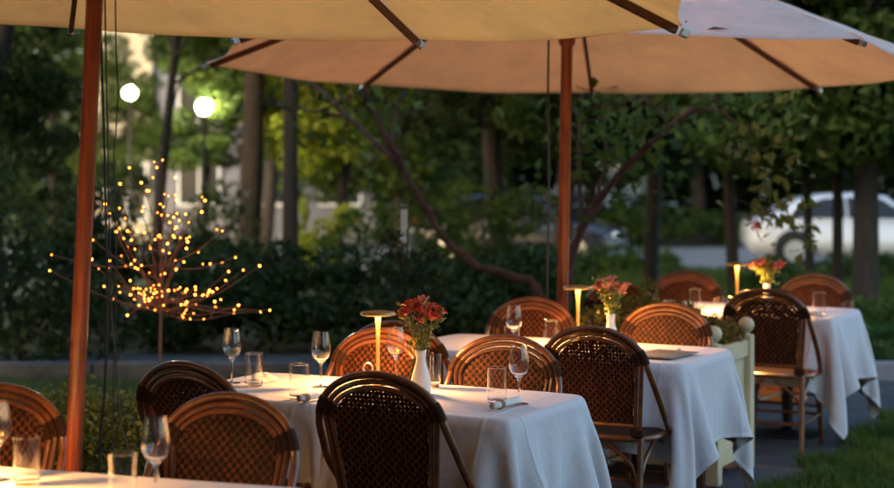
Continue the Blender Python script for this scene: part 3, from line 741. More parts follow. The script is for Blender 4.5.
# ================================================================== UMBRELLAS
def umbrella(base, tilt_dir, tilt, ang0, Rr, rim, rise, pole_r, cv, label, sag=.025):
    o = empty('cafe_umbrella', base, 0, label, 'umbrella', 'large market umbrellas over the tables')
    ax = Vector((-tilt_dir[1], tilt_dir[0], 0)); o.rotation_euler = Matrix.Rotation(tilt, 3, ax).to_euler()
    apex = rim + rise
    b = MB(); b.lathe([(pole_r, .05), (pole_r, rim + .12), (pole_r * 1.25, rim + .13), (pole_r * 1.25, rim + .19), (pole_r * .92, rim + .2), (pole_r * .92, apex - .02)], 18); b.build('pole', 'pole_wood', o)
    b = MB(); b.lathe([(.30, 0), (.31, .02), (.30, .05), (.05, .07), (.045, .28), (.04, .285)], 28); b.build('base', 'metal_dark', o)
    b = MB(); b.lathe([(pole_r * 1.02, rim + .10), (pole_r * 1.45, rim + .115), (pole_r * 1.55, rim + .15), (pole_r * 1.35, rim + .2), (pole_r * 1.02, rim + .21)], 18, capends=False); b.build('runner', 'pole_wood', o)
    b = MB(); b.lathe([(.03, apex - .07), (.075, apex - .06), (.08, apex - .015), (.04, apex + .012), (.03, apex + .06), (.001, apex + .08)], 18); b.build('finial', 'pole_wood', o)
    tips = [Vector((math.cos(ang0 + k * math.pi / 4) * Rr, math.sin(ang0 + k * math.pi / 4) * Rr, rim)) for k in range(8)]
    ap = Vector((0, 0, apex)); NU, NV = 18, 40
    for k in range(8):
        t0, t1 = tips[k], tips[(k + 1) % 8]; V = []; g_ = random.Random(k * 7 + 1)
        ph = g_.uniform(0, 6)
        for i in range(NV + 1):
            v = .03 + .97 * i / NV
            for j in range(NU + 1):
                u = j / NU; p = ap.lerp(t0.lerp(t1, u), v)
                bow = 4 * u * (1 - u)
                p.z -= sag * bow * v * (.75 + .25 * v); hd = Vector((p.x, p.y, 0))
                p -= hd.normalized() * bow * .018 * v * v * Rr / 2 if hd.length > 1e-5 else Vector()
                p.z += .004 * math.sin(u * 9 + ph) * bow * v + .0035 * math.sin(v * 46 + ph * 3) * (abs(u - .5) * 2) ** 6 * v
                V.append(p)
        # turned hem
        for j in range(NU + 1):
            q = V[NV * (NU + 1) + j]; V.append(q + Vector((0, 0, -.006)))
        for j in range(NU + 1):
            q = V[NV * (NU + 1) + j]; hd = Vector((q.x, q.y, 0)).normalized(); V.append(q + Vector((0, 0, -.012)) - hd * .012 + Vector((0, 0, .010)))
        b = MB(); b.add(V, [(i * (NU + 1) + j, (i + 1) * (NU + 1) + j, (i + 1) * (NU + 1) + j + 1, i * (NU + 1) + j + 1) for i in range(NV + 1) for j in range(NU)])
        b.build('canopy_panel', cv, o, sharp=0)
        # rib under the seam
        d_ = (t0 - ap); out = d_.normalized(); side = out.cross(Vector((0, 0, 1))).normalized(); upv = side.cross(out)
        M = Matrix((side, out, upv)).transposed(); L = d_.length
        b = MB(); b.box(ap + out * (L * .5 + .02) - upv * .026, (.021, L - .06, .032), M, bev=.004); rb = b.build('rib', 'rib_wood', o, smooth=False)
        b = MB(); b.box(ap + out * (L + .02) - upv * .022, (.024, .032, .034), M, bev=.005); b.build('rib_cap', 'metal_tip', rb)
        mid = ap + out * (L * .52) - upv * .04; a_ = Vector((math.cos(ang0 + k * math.pi / 4) * pole_r * 1.4, math.sin(ang0 + k * math.pi / 4) * pole_r * 1.4, rim + .16))
        b = MB(); dd = (mid - a_); o2 = dd.normalized(); s2 = o2.cross(Vector((0, 0, 1))).normalized(); M2 = Matrix((s2, o2, s2.cross(o2))).transposed()
        b.box((a_ + mid) / 2, (.018, dd.length, .026), M2, bev=.003); b.build('strut', 'rib_wood', o, smooth=False)
    return o
umbrella((-1.214, 5.22, 0), (1, 0), R(2.6), R(105), 2.0, 2.24, .80, .0265, 'canvas_sand', 'sand coloured umbrella on a leaning red wood pole beside the hanging cables')
u2 = umbrella((.625, 9.14, 0), (.55, .85), R(2.0), R(81), 2.08, 2.215, .80, .032, 'canvas_rose', 'umbrella with pale top and rosy underside on the upright pole by the coral roses')
def canvas_leaf(px, py, s, rz, label):
    bpy.context.view_layer.update(); dg = bpy.context.evaluated_depsgraph_get(); c0 = Vector((0, 0, CAM_H))
    hit, loc, nor, *_ = sc.ray_cast(dg, c0, (at(px, py, 5) - c0).normalized())
    if not hit: return
    q = nor.to_track_quat('Z', 'Y') if nor.z > 0 else (-nor).to_track_quat('Z', 'Y')
    b = MB(); b.add([Vector(v) * s for v in ((-.06, 0, .004), (-.01, -.012, .010), (.07, -.004, .004), (-.015, .008, .014))], [(0, 1, 2), (0, 2, 3)])
    o = b.build('fallen_leaf', 'dead_leaf', smooth=False); o.location = loc; o.rotation_euler = (q.to_matrix() @ Euler((0, 0, rz)).to_matrix()).to_euler()
    return tag(o, label, 'leaf')
canvas_leaf(717, 30, 1.0, .2, 'long dead leaf lying on the pale umbrella top')
canvas_leaf(686, 22, .4, 1.0, 'tiny dark leaf on the pale umbrella top next to the front canopy')

# cables hanging from the first umbrella
def cable(pts, r, label, grp='cables hanging by the umbrella poles'):
    b = MB(); b.tube(smooth_path(pts, 8), r, 6); tag(b.build('hanging_cable', 'cable'), label, 'cable', grp)
cable([at(98, -60, 5.3), at(101, 40, 5.32), at(104, 130, 5.34), at(106, 230, 5.35), at(108, 300, 5.36), at(104, 400, 5.37), at(100, 450, 5.37), at(99, 640, 5.3)], .0042, 'thickest black cable hanging beside the leaning red pole')
cable([at(104, -60, 5.3), at(106, 60, 5.31), at(108, 140, 5.3), at(111, 300, 5.32), at(116, 360, 5.33), at(121, 425, 5.33), at(131, 470, 5.33), at(140, 640, 5.3)], .0028, 'thin black cable slanting down towards the tablecloth')
cable([at(115, -60, 5.36), at(116, 50, 5.37), at(118, 90, 5.36), at(116, 130, 5.37), at(114, 160, 5.36), at(116, 280, 5.37), at(113, 420, 5.37), at(112, 640, 5.3)], .0024, 'thin wavy reddish cable hanging apart from the others')
cable([at(549, 20, 9.0), at(548, 100, 9.0), at(549, 200, 9.0), at(547, 300, 9.0), at(548, 460, 9.0)], .006, 'dark cable hanging beside the upright umbrella pole')

# ================================================================== PLANTER
pl0 = Vector((1.39, 8.46, 0)); plN = .62; plL = .92
pc = pl0 + E1 * plL / 2 + E2 * plN / 2
P = empty('planter_box', (pc.x, pc.y, 0), ROT, 'cream painted wooden planter box with ball finials behind the menu table', 'planter')
for sx in (-1, 1):
    for sy in (-1, 1):
        x, y = sx * (plL / 2 - .035), sy * (plN / 2 - .035)
        b = MB(); b.box((x, y, .365), (.07, .07, .73), bev=.006); po = b.build('post', 'cream_paint', P)
        b = MB(); b.lathe([(.018, .728), (.018, .742), (.03, .748)], 12, (x, y, 0)); b.sphere((x, y, .782), .043, 12); b.build('finial_ball', 'cream_paint', po)
for sy in (-1, 1):
    for z, h in ((.66, .09), (.13, .09)):
        b = MB(); b.box((0, sy * (plN / 2 - .035), z), (plL - .14, .045, h), bev=.004); b.build('rail', 'cream_paint', P)
    n = 7; w = (plL - .14) / n
    for i in range(n):
        b = MB(); b.box((-(plL - .14) / 2 + w * (i + .5), sy * (plN / 2 - .042), .395), (w - .004, .018, .44), bev=.003); b.build('board', 'cream_paint', P)
for sx in (-1, 1):
    for z, h in ((.66, .09), (.13, .09)):
        b = MB(); b.box((sx * (plL / 2 - .035), 0, z), (.045, plN - .14, h), bev=.004); b.build('rail', 'cream_paint', P)
    b = MB(); b.box((sx * (plL / 2 - .042), 0, .395), (.018, plN - .144, .44), bev=.003); b.build('side_panel', 'cream_paint', P)
b = MB(); b.box((0, 0, .62), (plL - .13, plN - .13, .05)); b.build('potting_soil', 'soil', P)

# shrub in the planter
def shrub(name, loc, blobs, n, size, mname, seed, label, cat='shrub', stems=6, group=None, up=.35, shell=.5, stem_m='bark'):
    o = empty(name, loc, 0, label, cat, group)
    P_ = blob_points(blobs, n, seed, shell); link('foliage', leaves('foliage', P_, size, mname, seed, up), o)
    g_ = random.Random(seed); b = MB()
    for i in range(stems):
        q = blobs[g_.randrange(len(blobs))]; tip = Vector((q[0], q[1], q[2] + q[5] * .3)); 
        b.tube(smooth_path([Vector((g_.uniform(-.08, .08), g_.uniform(-.08, .08), 0)), tip * .5 + Vector((g_.uniform(-.05, .05), 0, 0)), tip], 4), lerp_list([.02 * max(.4, tip.z), .013 * max(.4, tip.z), .004], 4), 6)
    b.build('stems', stem_m, o)
    return o
shrub('planter_shrub', (pc.x, pc.y, .64), [(-.30, 0, .12, .16, .2, .13), (-.1, .05, .16, .2, .2, .14), (.12, 0, .14, .2, .22, .14), (.3, -.02, .08, .16, .2, .12), (-.05, -.1, .26, .06, .06, .16)], 2600, .045, 'leaf_autumn', 41, 'trailing green shrub growing in the cream planter box', stems=8)

# orange crate
oc = at(783, 392, 11.45)
OC = empty('orange_crate', (oc.x, oc.y, 0), ROT + R(5), 'orange plastic crate on the ground beyond the table by the grass', 'crate')
for z in (.05, .145):
    for sx, sy, w_, d_ in ((0, -1, .28, .016), (0, 1, .28, .016), (-1, 0, .016, .19), (1, 0, .016, .19)):
        b = MB(); b.box((sx * .14, sy * .10, z), (w_, d_, .078), bev=.005); b.build('slat', 'orange', OC)
for sx in (-1, 1):
    for sy in (-1, 1): b = MB(); b.box((sx * .13, sy * .09, .096), (.018, .018, .19), bev=.003); b.build('corner_post', 'orange', OC)
b = MB(); b.box((0, 0, .012), (.26, .18, .012)); b.build('bottom', 'orange', OC)

# ================================================================== LIGHT TREE
def light_tree():
    base = at(161, 330, 9.2); base.z = 0
    o = empty('light_tree', base, 0, 'bare twig tree covered with tiny warm glowing bulbs', 'light tree')
    g_ = random.Random(8); tr = MB(); bulbs = []
    k = 9.2 / FPX
    def L(px, py, dy=0): return Vector(((px - 161) * k, dy, CAM_H - (py - HOR) * k))
    tr.tube([Vector((0, 0, 0)), L(160, 350), L(161, 300)], [.012, .010, .008], 7); tr.build('trunk', 'twig', o)
    b = MB(); b.lathe([(.13, 0), (.13, .012), (.02, .02)], 20); b.build('base_plate', 'metal_dark', o)
    ends = [(59, 253), (63, 267), (88, 272), (97, 205), (112, 213), (118, 184), (122, 168), (128, 207), (150, 182), (168, 160), (169, 178), (176, 195), (170, 215), (196, 198), (195, 221), (190, 238), (216, 233), (222, 275), (241, 255), (247, 268), (256, 268), (239, 305), (263, 310), (270, 310), (231, 315), (204, 319), (200, 292), (216, 287), (145, 315), (128, 315), (112, 300), (105, 262), (109, 268), (92, 240), (140, 230), (152, 240), (182, 215), (122, 285), (174, 270), (190, 300), (178, 305), (155, 300)]
    br = MB()
    for i, (px, py) in enumerate(ends):
        tip = L(px, py, g_.uniform(-.32, .32)); st = L(161, 318 - g_.uniform(0, 55) * (1 if py < 260 else .35)); st.y = 0
        mid = st.lerp(tip, .5) + Vector((g_.uniform(-.03, .03), 0, (-.05 if abs(px - 161) > 40 else .02) + g_.uniform(-.03, .03)))
        pts = smooth_path([st, mid, tip], 6); br.tube(pts, lerp_list([.0045, .003, .0018], 6), 5)
        bulbs.append(tip)
        for j in range(4 if i % 2 else 3):
            t = g_.uniform(.2, .8) if (j == 0 or py > 240) else g_.uniform(.4, .95); q = pts[int(t * (len(pts) - 1))]; e = q + Vector((g_.uniform(-.07, .07), g_.uniform(-.07, .07), g_.uniform(-.01, .08)))
            br.tube([q, e], .0016, 4); bulbs.append(e)
    br.build('twigs', 'twig', o)
    bm = MB().sphere((0, 0, 0), .0075, 6).mesh('bulb', 'bulb')
    for p in bulbs: q = link('bulb', bm, o); q.location = p; s = g_.choice((.32, .38, .45, .55, .7)); q.scale = (s, s, s)
light_tree()

# ================================================================== VEGETATION
def grow_tree(name, base, pts, radii, limbs, crown_me, crown_tf, label, bark='bark', cat='tree', group='trees of the park'):
    o = empty(name, base, 0, label, cat, group)
    b = MB(); P_ = smooth_path(pts, 5); b.tube(P_, lerp_list(radii, 5), 9)
    for l, r0 in limbs: q = smooth_path(l, 4); b.tube(q, [r0 * (1 - .75 * i / (len(q) - 1)) for i in range(len(q))], 7)
    b.build('trunk', bark, o)
    for me, loc, s, rz in crown_tf:
        c = link('crown', crown_me[me], o); c.location = loc; c.scale = s if hasattr(s, '__len__') else (s, s, s); c.rotation_euler = (0, 0, rz)
    return o
def crown(seed, nb, n, size, mname, flat=.8, holes=.55):
    g_ = random.Random(seed); B = []
    for i in range(nb):
        a = g_.uniform(0, 6.28); e = g_.uniform(-.8, 1.0); r = g_.uniform(.35, 1) ** .6
        B.append((math.cos(a) * r * math.cos(e) * 1.5, math.sin(a) * r * math.cos(e) * 1.5, math.sin(e) * r * 1.5 * flat, g_.uniform(.35, .75), g_.uniform(.35, .75), g_.uniform(.22, .45)))
    return leaves('crown', blob_points(B, n, seed, holes), size, mname, seed, .5)
CR = {'d1': crown(1, 26, 9000, .13, 'leaf_dark'), 'd2': crown(2, 30, 10000, .12, 'leaf_dark'), 'm1': crown(3, 28, 9000, .12, 'leaf_mid'), 'm2': crown(4, 24, 8000, .13, 'leaf_mid'), 'l1': crown(5, 24, 8000, .13, 'leaf_lamp_tint')}
tcount = 0
def park_tree(px, Y, r, lean, hgt, kinds, spread, label, bark='bark', low=2.2, name='park_tree', ncr=4, wob=.15):
    global tcount; tcount += 1; g_ = random.Random(100 + tcount)
    gz = ground_z(Y); base = Vector(((px - 447) * Y / FPX, Y, gz)); top = Vector((lean, g_.uniform(-.3, .3), hgt))
    pts = [Vector((0, 0, -.05)), top * .33 + Vector((g_.uniform(-wob, wob), 0, 0)), top * .66 + Vector((g_.uniform(-wob, wob), g_.uniform(-.2, .2), 0)), top]
    rad = [r * 1.25, r, r * .75, r * .3]; limbs = []; tf = []
    P_ = smooth_path(pts, 5)
    for i in range(6):
        q = P_[g_.randint(5, len(P_) - 3)]; a = g_.uniform(0, 6.28); L = g_.uniform(.6, 1.0) * spread
        limbs.append(([q, q + Vector((math.cos(a) * L * .5, math.sin(a) * L * .5, L * .25)), q + Vector((math.cos(a) * L, math.sin(a) * L, L * .7))], r * .42))
    for i in range(ncr):
        a = g_.uniform(0, 6.28); z = low + (hgt - low) * (i + .5) / ncr; rr = spread * g_.uniform(.2, .75)
        tf.append((kinds[i % len(kinds)], Vector((top.x * z / hgt + math.cos(a) * rr, math.sin(a) * rr * .8, z)), spread * g_.uniform(.55, .8), g_.uniform(0, 6.28)))
    return grow_tree(name, base, pts, rad, limbs, CR, tf, label, bark)
# trees whose trunks show between the tables and the road
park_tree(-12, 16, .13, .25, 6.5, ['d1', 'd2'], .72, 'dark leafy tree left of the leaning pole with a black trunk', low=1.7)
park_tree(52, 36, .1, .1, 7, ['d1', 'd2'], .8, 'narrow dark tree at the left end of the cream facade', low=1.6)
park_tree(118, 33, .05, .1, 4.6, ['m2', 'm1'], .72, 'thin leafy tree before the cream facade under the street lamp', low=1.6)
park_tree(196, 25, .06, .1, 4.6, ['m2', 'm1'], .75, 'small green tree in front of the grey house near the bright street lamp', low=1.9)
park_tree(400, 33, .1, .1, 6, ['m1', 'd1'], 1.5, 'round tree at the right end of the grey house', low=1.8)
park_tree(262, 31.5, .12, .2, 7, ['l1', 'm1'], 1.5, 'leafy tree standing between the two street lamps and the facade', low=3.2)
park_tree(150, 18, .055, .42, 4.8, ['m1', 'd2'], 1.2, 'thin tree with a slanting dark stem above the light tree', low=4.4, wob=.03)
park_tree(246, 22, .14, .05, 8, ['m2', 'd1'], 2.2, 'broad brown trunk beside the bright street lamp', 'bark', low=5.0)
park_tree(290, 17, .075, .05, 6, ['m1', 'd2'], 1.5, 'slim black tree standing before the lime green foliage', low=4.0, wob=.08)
park_tree(335, 26, .08, .5, 4.9, ['l1'], 1.2, 'tree with lamplight put into its lime green leaves by the grey house wall', low=2.2, name='lamp_tint_tree')
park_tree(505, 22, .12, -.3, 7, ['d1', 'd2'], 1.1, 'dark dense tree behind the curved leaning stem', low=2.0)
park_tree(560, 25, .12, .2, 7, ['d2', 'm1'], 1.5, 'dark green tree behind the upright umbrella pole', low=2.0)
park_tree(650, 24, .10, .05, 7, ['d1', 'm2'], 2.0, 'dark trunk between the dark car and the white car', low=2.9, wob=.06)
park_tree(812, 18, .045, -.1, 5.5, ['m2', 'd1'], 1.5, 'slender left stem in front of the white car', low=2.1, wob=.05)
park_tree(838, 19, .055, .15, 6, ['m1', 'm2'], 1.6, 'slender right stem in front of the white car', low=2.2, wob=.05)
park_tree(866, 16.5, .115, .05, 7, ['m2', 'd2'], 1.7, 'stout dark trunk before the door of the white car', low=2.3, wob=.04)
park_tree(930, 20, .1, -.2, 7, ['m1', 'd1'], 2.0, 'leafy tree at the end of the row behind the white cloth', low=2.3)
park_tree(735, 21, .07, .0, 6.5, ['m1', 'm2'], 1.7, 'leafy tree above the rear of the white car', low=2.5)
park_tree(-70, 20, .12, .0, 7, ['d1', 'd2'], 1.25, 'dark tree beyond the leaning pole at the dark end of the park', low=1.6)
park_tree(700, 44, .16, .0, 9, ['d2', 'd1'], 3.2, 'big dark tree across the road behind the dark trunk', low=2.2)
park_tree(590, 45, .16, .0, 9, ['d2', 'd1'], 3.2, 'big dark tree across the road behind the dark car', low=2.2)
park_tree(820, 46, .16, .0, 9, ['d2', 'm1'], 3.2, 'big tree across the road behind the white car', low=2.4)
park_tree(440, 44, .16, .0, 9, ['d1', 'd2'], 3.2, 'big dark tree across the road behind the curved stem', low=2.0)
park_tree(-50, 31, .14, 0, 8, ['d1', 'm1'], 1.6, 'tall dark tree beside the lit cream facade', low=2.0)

for i, (x, y_) in enumerate(((-6.5, 1.5), (-7.5, 5.0), (-7.0, 8.6))):  # unseen trees added off the left edge to block low sky light
    park_tree(447 + x / y_ * FPX, y_, .13, 0, 6.5, ['d1', 'd2'], 2.0, ['unseen tree added left of the near terrace to block sky light', 'unseen tree added left of the long table to block sky light', 'unseen tree added left of the lawn to block sky light'][i], low=1.3, ncr=5)
# multi-stemmed tree with the long curved stems behind the second pole
MS = at(556, 300, 11.6); MS.z = 0
def ml(px, py, dy=0): Y = 11.6 + dy; q = at(px, py, Y); return q - Vector((MS.x, MS.y, 0))
o = empty('curved_tree', MS, 0, 'many-stemmed tree with long arching red brown stems behind the upright pole', 'tree', 'trees of the park')
def stem(pts, r0, r1):
    q = smooth_path(pts, 6); n = len(q); g_ = random.Random(n)
    q = [p + Vector((g_.gauss(0, .006), 0, g_.gauss(0, .006))) for p in q]
    b = MB(); b.tube(q, [(r0 + (r1 - r0) * (i / (n - 1)) ** .8) * g_.uniform(.86, 1.14) for i in range(n)], 9)
    for k in range(9):
        i = g_.randint(n // 3, n - 1); a = g_.uniform(0, 6.28); L = g_.uniform(.15, .5); e = Vector((math.cos(a) * L, math.sin(a) * L * .6, g_.uniform(.0, .4) * L + .05))
        b.tube([q[i], q[i] + e * .5 + Vector((0, 0, g_.uniform(-.04, .04))), q[i] + e], [max(.004, r1 * .5), .004, .002], 5)
    b.build('stem', 'bark_red', o); return q
S = []
S.append(stem([Vector((.0, 0, -.03)), ml(562, 330), ml(566, 275), ml(582, 228), ml(610, 185, -.1), ml(650, 143, -.2), ml(690, 112, -.3), ml(735, 88, -.4)], .046, .014))
S.append(stem([Vector((.05, .05, 0)), ml(568, 300), ml(572, 255, .1), ml(592, 212, .15), ml(625, 170, .2), ml(665, 132, .3), ml(700, 100, .3)], .03, .011))
S.append(stem([Vector((-.08, 0, 0)), ml(540, 300), ml(520, 279), ml(478, 266), ml(446, 240), ml(424, 205), ml(402, 168), ml(383, 150), ml(352, 120, .2), ml(310, 84, .4), ml(270, 62, .5)], .042, .013))
S.append(stem([ml(402, 168), ml(388, 140, -.1), ml(372, 110, -.1), ml(364, 88, -.2), ml(356, 60, -.2)], .032, .012))
S.append(stem([ml(392, 158, 0), ml(395, 120, .2), ml(404, 90, .2), ml(410, 50, .2)], .022, .010))
S.append(stem([ml(582, 228), ml(580, 180, .1), ml(579, 130, .2), ml(582, 80, .2)], .022, .010))
S.append(stem([ml(600, 195), ml(606, 150, .2), ml(604, 110, .3), ml(620, 70, .3)], .014, .007))
S.append(stem([ml(352, 120, .2), ml(320, 112, .2), ml(285, 108, .3)], .014, .006))
S.append(stem([ml(690, 112, -.3), ml(722, 112, -.4), ml(748, 140, -.45), ml(766, 185, -.5), ml(774, 220, -.5)], .010, .004))
S.append(stem([ml(640, 150, -.2), ml(668, 128, -.3), ml(640, 98, -.3), ml(610, 110, -.3)], .012, .005))
g_ = np.random.default_rng(77); LP = []
for k, cnt, sp in ((0, 160, .22), (1, 130, .25), (2, 60, .22), (3, 40, .22), (4, 30, .2), (5, 90, .25), (6, 80, .22), (7, 20, .2), (9, 70, .2)):
    q = S[k]; n = len(q); lo = int(n * (.62 if k < 3 else .35))
    for i in range(cnt): p = q[g_.integers(lo, n)]; LP.append(np.array(p) + g_.normal(0, sp, 3) + (0, 0, .05))
link('foliage', leaves('foliage', np.array(LP), .10, 'leaf_mid', 9, .3, .6), o)
LP = [np.array(S[8][int(g_.integers(8, len(S[8])))]) + g_.normal(0, .09, 3) for i in range(85)]
LP += [np.array(ml(x, y, -.5)) + g_.normal(0, .10, 3) for x, y in ((785, 85), (795, 150), (790, 215), (772, 205), (758, 215), (800, 235), (788, 100)) for i in range(16)]
link('foliage', leaves('foliage', np.array(LP), .085, 'leaf_autumn', 10, .3, .6), o)

# shrubs
SH = [
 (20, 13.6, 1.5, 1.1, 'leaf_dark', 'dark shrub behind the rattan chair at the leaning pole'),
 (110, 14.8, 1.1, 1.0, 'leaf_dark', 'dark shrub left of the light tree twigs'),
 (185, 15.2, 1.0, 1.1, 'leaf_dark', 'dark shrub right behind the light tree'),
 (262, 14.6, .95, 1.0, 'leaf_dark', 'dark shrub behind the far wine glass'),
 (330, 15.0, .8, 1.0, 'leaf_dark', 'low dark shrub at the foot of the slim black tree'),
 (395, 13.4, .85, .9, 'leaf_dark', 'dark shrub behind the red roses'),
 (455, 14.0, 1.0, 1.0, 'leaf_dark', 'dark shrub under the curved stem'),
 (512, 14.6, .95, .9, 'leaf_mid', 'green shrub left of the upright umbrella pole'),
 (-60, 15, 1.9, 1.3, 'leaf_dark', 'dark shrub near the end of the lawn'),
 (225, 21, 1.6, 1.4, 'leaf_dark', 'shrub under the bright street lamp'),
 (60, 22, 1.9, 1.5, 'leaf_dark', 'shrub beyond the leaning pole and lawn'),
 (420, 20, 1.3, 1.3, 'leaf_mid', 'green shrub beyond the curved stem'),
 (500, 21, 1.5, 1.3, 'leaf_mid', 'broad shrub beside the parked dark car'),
 (318, 24, 1.35, .55, 'leaf_lamp_tint', 'small shrub with lamplight put into its lime green leaves by the grey wall'),
]
for i, (px, Y, h, w_, mm, lab) in enumerate(SH):
    g2 = random.Random(300 + i); B = []
    for k in range(12):
        B.append((g2.uniform(-w_, w_) * .75, g2.uniform(-w_, w_) * .5, g2.uniform(.12, .85) * h, w_ * g2.uniform(.22, .42), w_ * g2.uniform(.22, .42), h * g2.uniform(.12, .24)))
    shrub('park_shrub', ((px - 447) * Y / FPX, Y, ground_z(Y)), B, 2600, .095, mm, 300 + i, lab, group='shrubs of the park')
for i, (px, Y, w_, h, lab) in enumerate(((600, 15.0, .9, .42, 'low green shrub behind the coral roses'), (668, 15.4, 1.0, .40, 'low green shrub behind the orange chair and planter'), (722, 15.8, .8, .42, 'low green shrub left of the round bush'), (850, 14.6, .9, .45, 'low green shrub at the foot of the stout trunk'), (910, 14.2, .9, .55, 'low green shrub beyond the kerb and hostas'))):
    g2 = random.Random(400 + i)
    B = [(g2.uniform(-w_, w_), g2.uniform(-.4, .4), g2.uniform(.1, .75) * h, .3, .3, .15) for k in range(12)]
    shrub('low_shrub', ((px - 447) * Y / FPX, Y, ground_z(Y)), B, 2600, .07, 'leaf_mid', 400 + i, lab, group='low shrubs beyond the kerb')
for i, (px, Y, w_, h, lab) in enumerate(((600, 41.5, 3, 1.1, 'long low hedge across the road behind the dark car'), (720, 42, 3, 1.0, 'long low hedge across the road behind the dark trunk'), (850, 42, 3, 1.1, 'long low hedge across the road behind the white car'), (585, 28.5, 1.4, .55, 'low shrub before the road under the dark car'), (905, 27, 1.1, .5, 'low shrub before the road under the white car'))):
    g2 = random.Random(450 + i)
    B = [(g2.uniform(-w_, w_), g2.uniform(-.4, .4), g2.uniform(.1, .75) * h, .5, .4, .25) for k in range(18)]
    shrub('road_hedge', ((px - 447) * Y / FPX, Y, ground_z(Y)), B, 3000, .14, 'leaf_mid', 450 + i, lab, group='hedges along the road')
bb = at(776, 285, 13.0)
shrub('round_bush', (bb.x, bb.y, 0), [(0, 0, .58, .31, .31, .34), (.18, 0, .5, .2, .2, .25), (-.18, 0, .52, .2, .2, .25), (0, 0, .3, .3, .3, .25)], 5200, .05, 'leaf_mid', 51, 'round clipped green bush behind the yellow flowers', 'bush', shell=.75)
# clipped box hedge on the left
HB = []
for i in range(26):
    t = i / 25; HB.append((-1.5 + 2.6 * t, rnd.uniform(-.12, .12), .33 + rnd.uniform(-.05, .05), .2, .26, .24))
hp = at(100, 430, 7.9)
shrub('box_hedge', (hp.x, hp.y, 0), HB, 17000, .042, 'leaf_box', 61, 'clipped box hedge behind the cables and the leaning pole', 'hedge', stems=14, shell=.7, up=.6)
# small conifer-like sapling behind the roses
sp_ = at(406, 330, 10.6); sp_.z = 0
o = empty('sapling', sp_, 0, 'thin dark sapling with wispy side twigs behind the red roses', 'sapling'); b = MB(); g2 = random.Random(3); TP = []
b.tube([(0, 0, 0), (.0, 0, .6), (.01, 0, 1.2)], [.012, .009, .004], 6)
for i in range(26):
    z = .45 + .7 * i / 26; a = g2.uniform(0, 6.28); L = .45 * (1.25 - z) + .1; e = Vector((math.cos(a) * L, math.sin(a) * L, z + L * .55)); b.tube(smooth_path([(0, 0, z), (e.x * .5, e.y * .5, z + L * .2), e], 3), .003, 4)
    for k in range(26): t = g2.uniform(.2, 1); TP.append((e.x * t + g2.gauss(0, .02), e.y * t + g2.gauss(0, .02), z + L * .5 * t + g2.gauss(0, .02)))
b.build('trunk', 'bark', o); link('foliage', leaves('foliage', np.array(TP), .05, 'leaf_dark', 13, .2, .25), o)
# glass wind chime hanging among the leaves
wc = at(404, 205, 11.0)
o = empty('wind_chime', wc, 0, 'small hanging wind chime of clear glass tubes above the roses', 'wind chime')
b = MB(); b.tube([(0, 0, .9), (0, 0, .0)], .0015, 5); b.build('thread', 'cable', o)
b = MB(); b.lathe([(.02, -.004), (.022, 0), (.02, .004)], 14); b.build('disc', 'metal_tip', o)
for k in range(4):
    a = k * 1.57 + .5; x, y = .016 * math.cos(a), .016 * math.sin(a); b = MB(); b.lathe([(.0055, -.16 - .02 * k), (.0055, -.03), (.004, -.03), (.004, -.16 - .02 * k)], 10, (x, y, 0), capends=False); b.build('glass_tube', 'clear_lens', o)
b = MB(); b.sphere((-.004, 0, -.235), .021, 10); b.build('clapper', 'clear_lens', o)

# hosta-like plants on the right with large single leaves
HL = MB(); V = []
for j in range(7):
    t = j / 6; w_ = .5 * math.sin(math.pi * min(1, t * .92 + .06)) ** .8 * .55
    for i in range(5): s = (i / 4 - .5) * 2; V.append((s * w_, t, .18 * math.sin(t * 2.4) + abs(s) * .06))
HL.add(V, [(j * 5 + i, j * 5 + i + 1, j * 5 + i + 6, j * 5 + i + 5) for j in range(6) for i in range(4)]); HLM = HL.mesh('leaf', 'leaf_hosta')
for i, (px, Y, lab) in enumerate(((885, 13.05, 'leafy broad-leaved plant behind the kerb beside the white cloth'), (925, 12.95, 'leafy broad-leaved plant further along the kerb'), (862, 13.4, 'smaller broad-leaved plant behind the white cloth'))):
    o = empty('broadleaf_plant', ((px - 447) * Y / FPX, Y, 0), 0, lab, 'plant', 'broad-leaved plants along the kerb'); g2 = random.Random(500 + i)
    for k in range(46):
        a = g2.uniform(0, 6.28); z = g2.uniform(.04, .34) * (1 if i < 2 else .7); r = g2.uniform(0, .2)
        q = link('leaf', HLM, o); q.location = (r * math.cos(a), r * math.sin(a), z); s = g2.uniform(.13, .21); q.scale = (s, s, s)
        q.rotation_euler = (g2.uniform(-.1, .7), g2.uniform(-.3, .3), a - math.pi / 2 + g2.uniform(-.4, .4))
    b = MB()
    for k in range(8): a = k * .8; b.tube([(0, 0, 0), (.1 * math.cos(a), .1 * math.sin(a), .26)], .006, 5)
    b.build('stems', 'stem', o)

# far-off wood that closes the view
gg = np.random.default_rng(9); n = 60000
P_ = np.zeros((n, 3)); P_[:, 0] = gg.uniform(-34, 34, n); P_[:, 1] = gg.uniform(49, 57, n); P_[:, 2] = -.6 + gg.uniform(0, 1, n) ** .9 * 13
keep = (np.sin(P_[:, 0] * .8 + P_[:, 2] * .5) + np.sin(P_[:, 2] * 1.3 - P_[:, 0] * .4) + gg.normal(0, .8, n)) > -.9
tag(link('far_wood', leaves('far_wood', P_[keep], .62, 'leaf_dark', 12, .3, .7)), 'dark far-off wood closing the view behind the road', 'wood', kind='stuff')

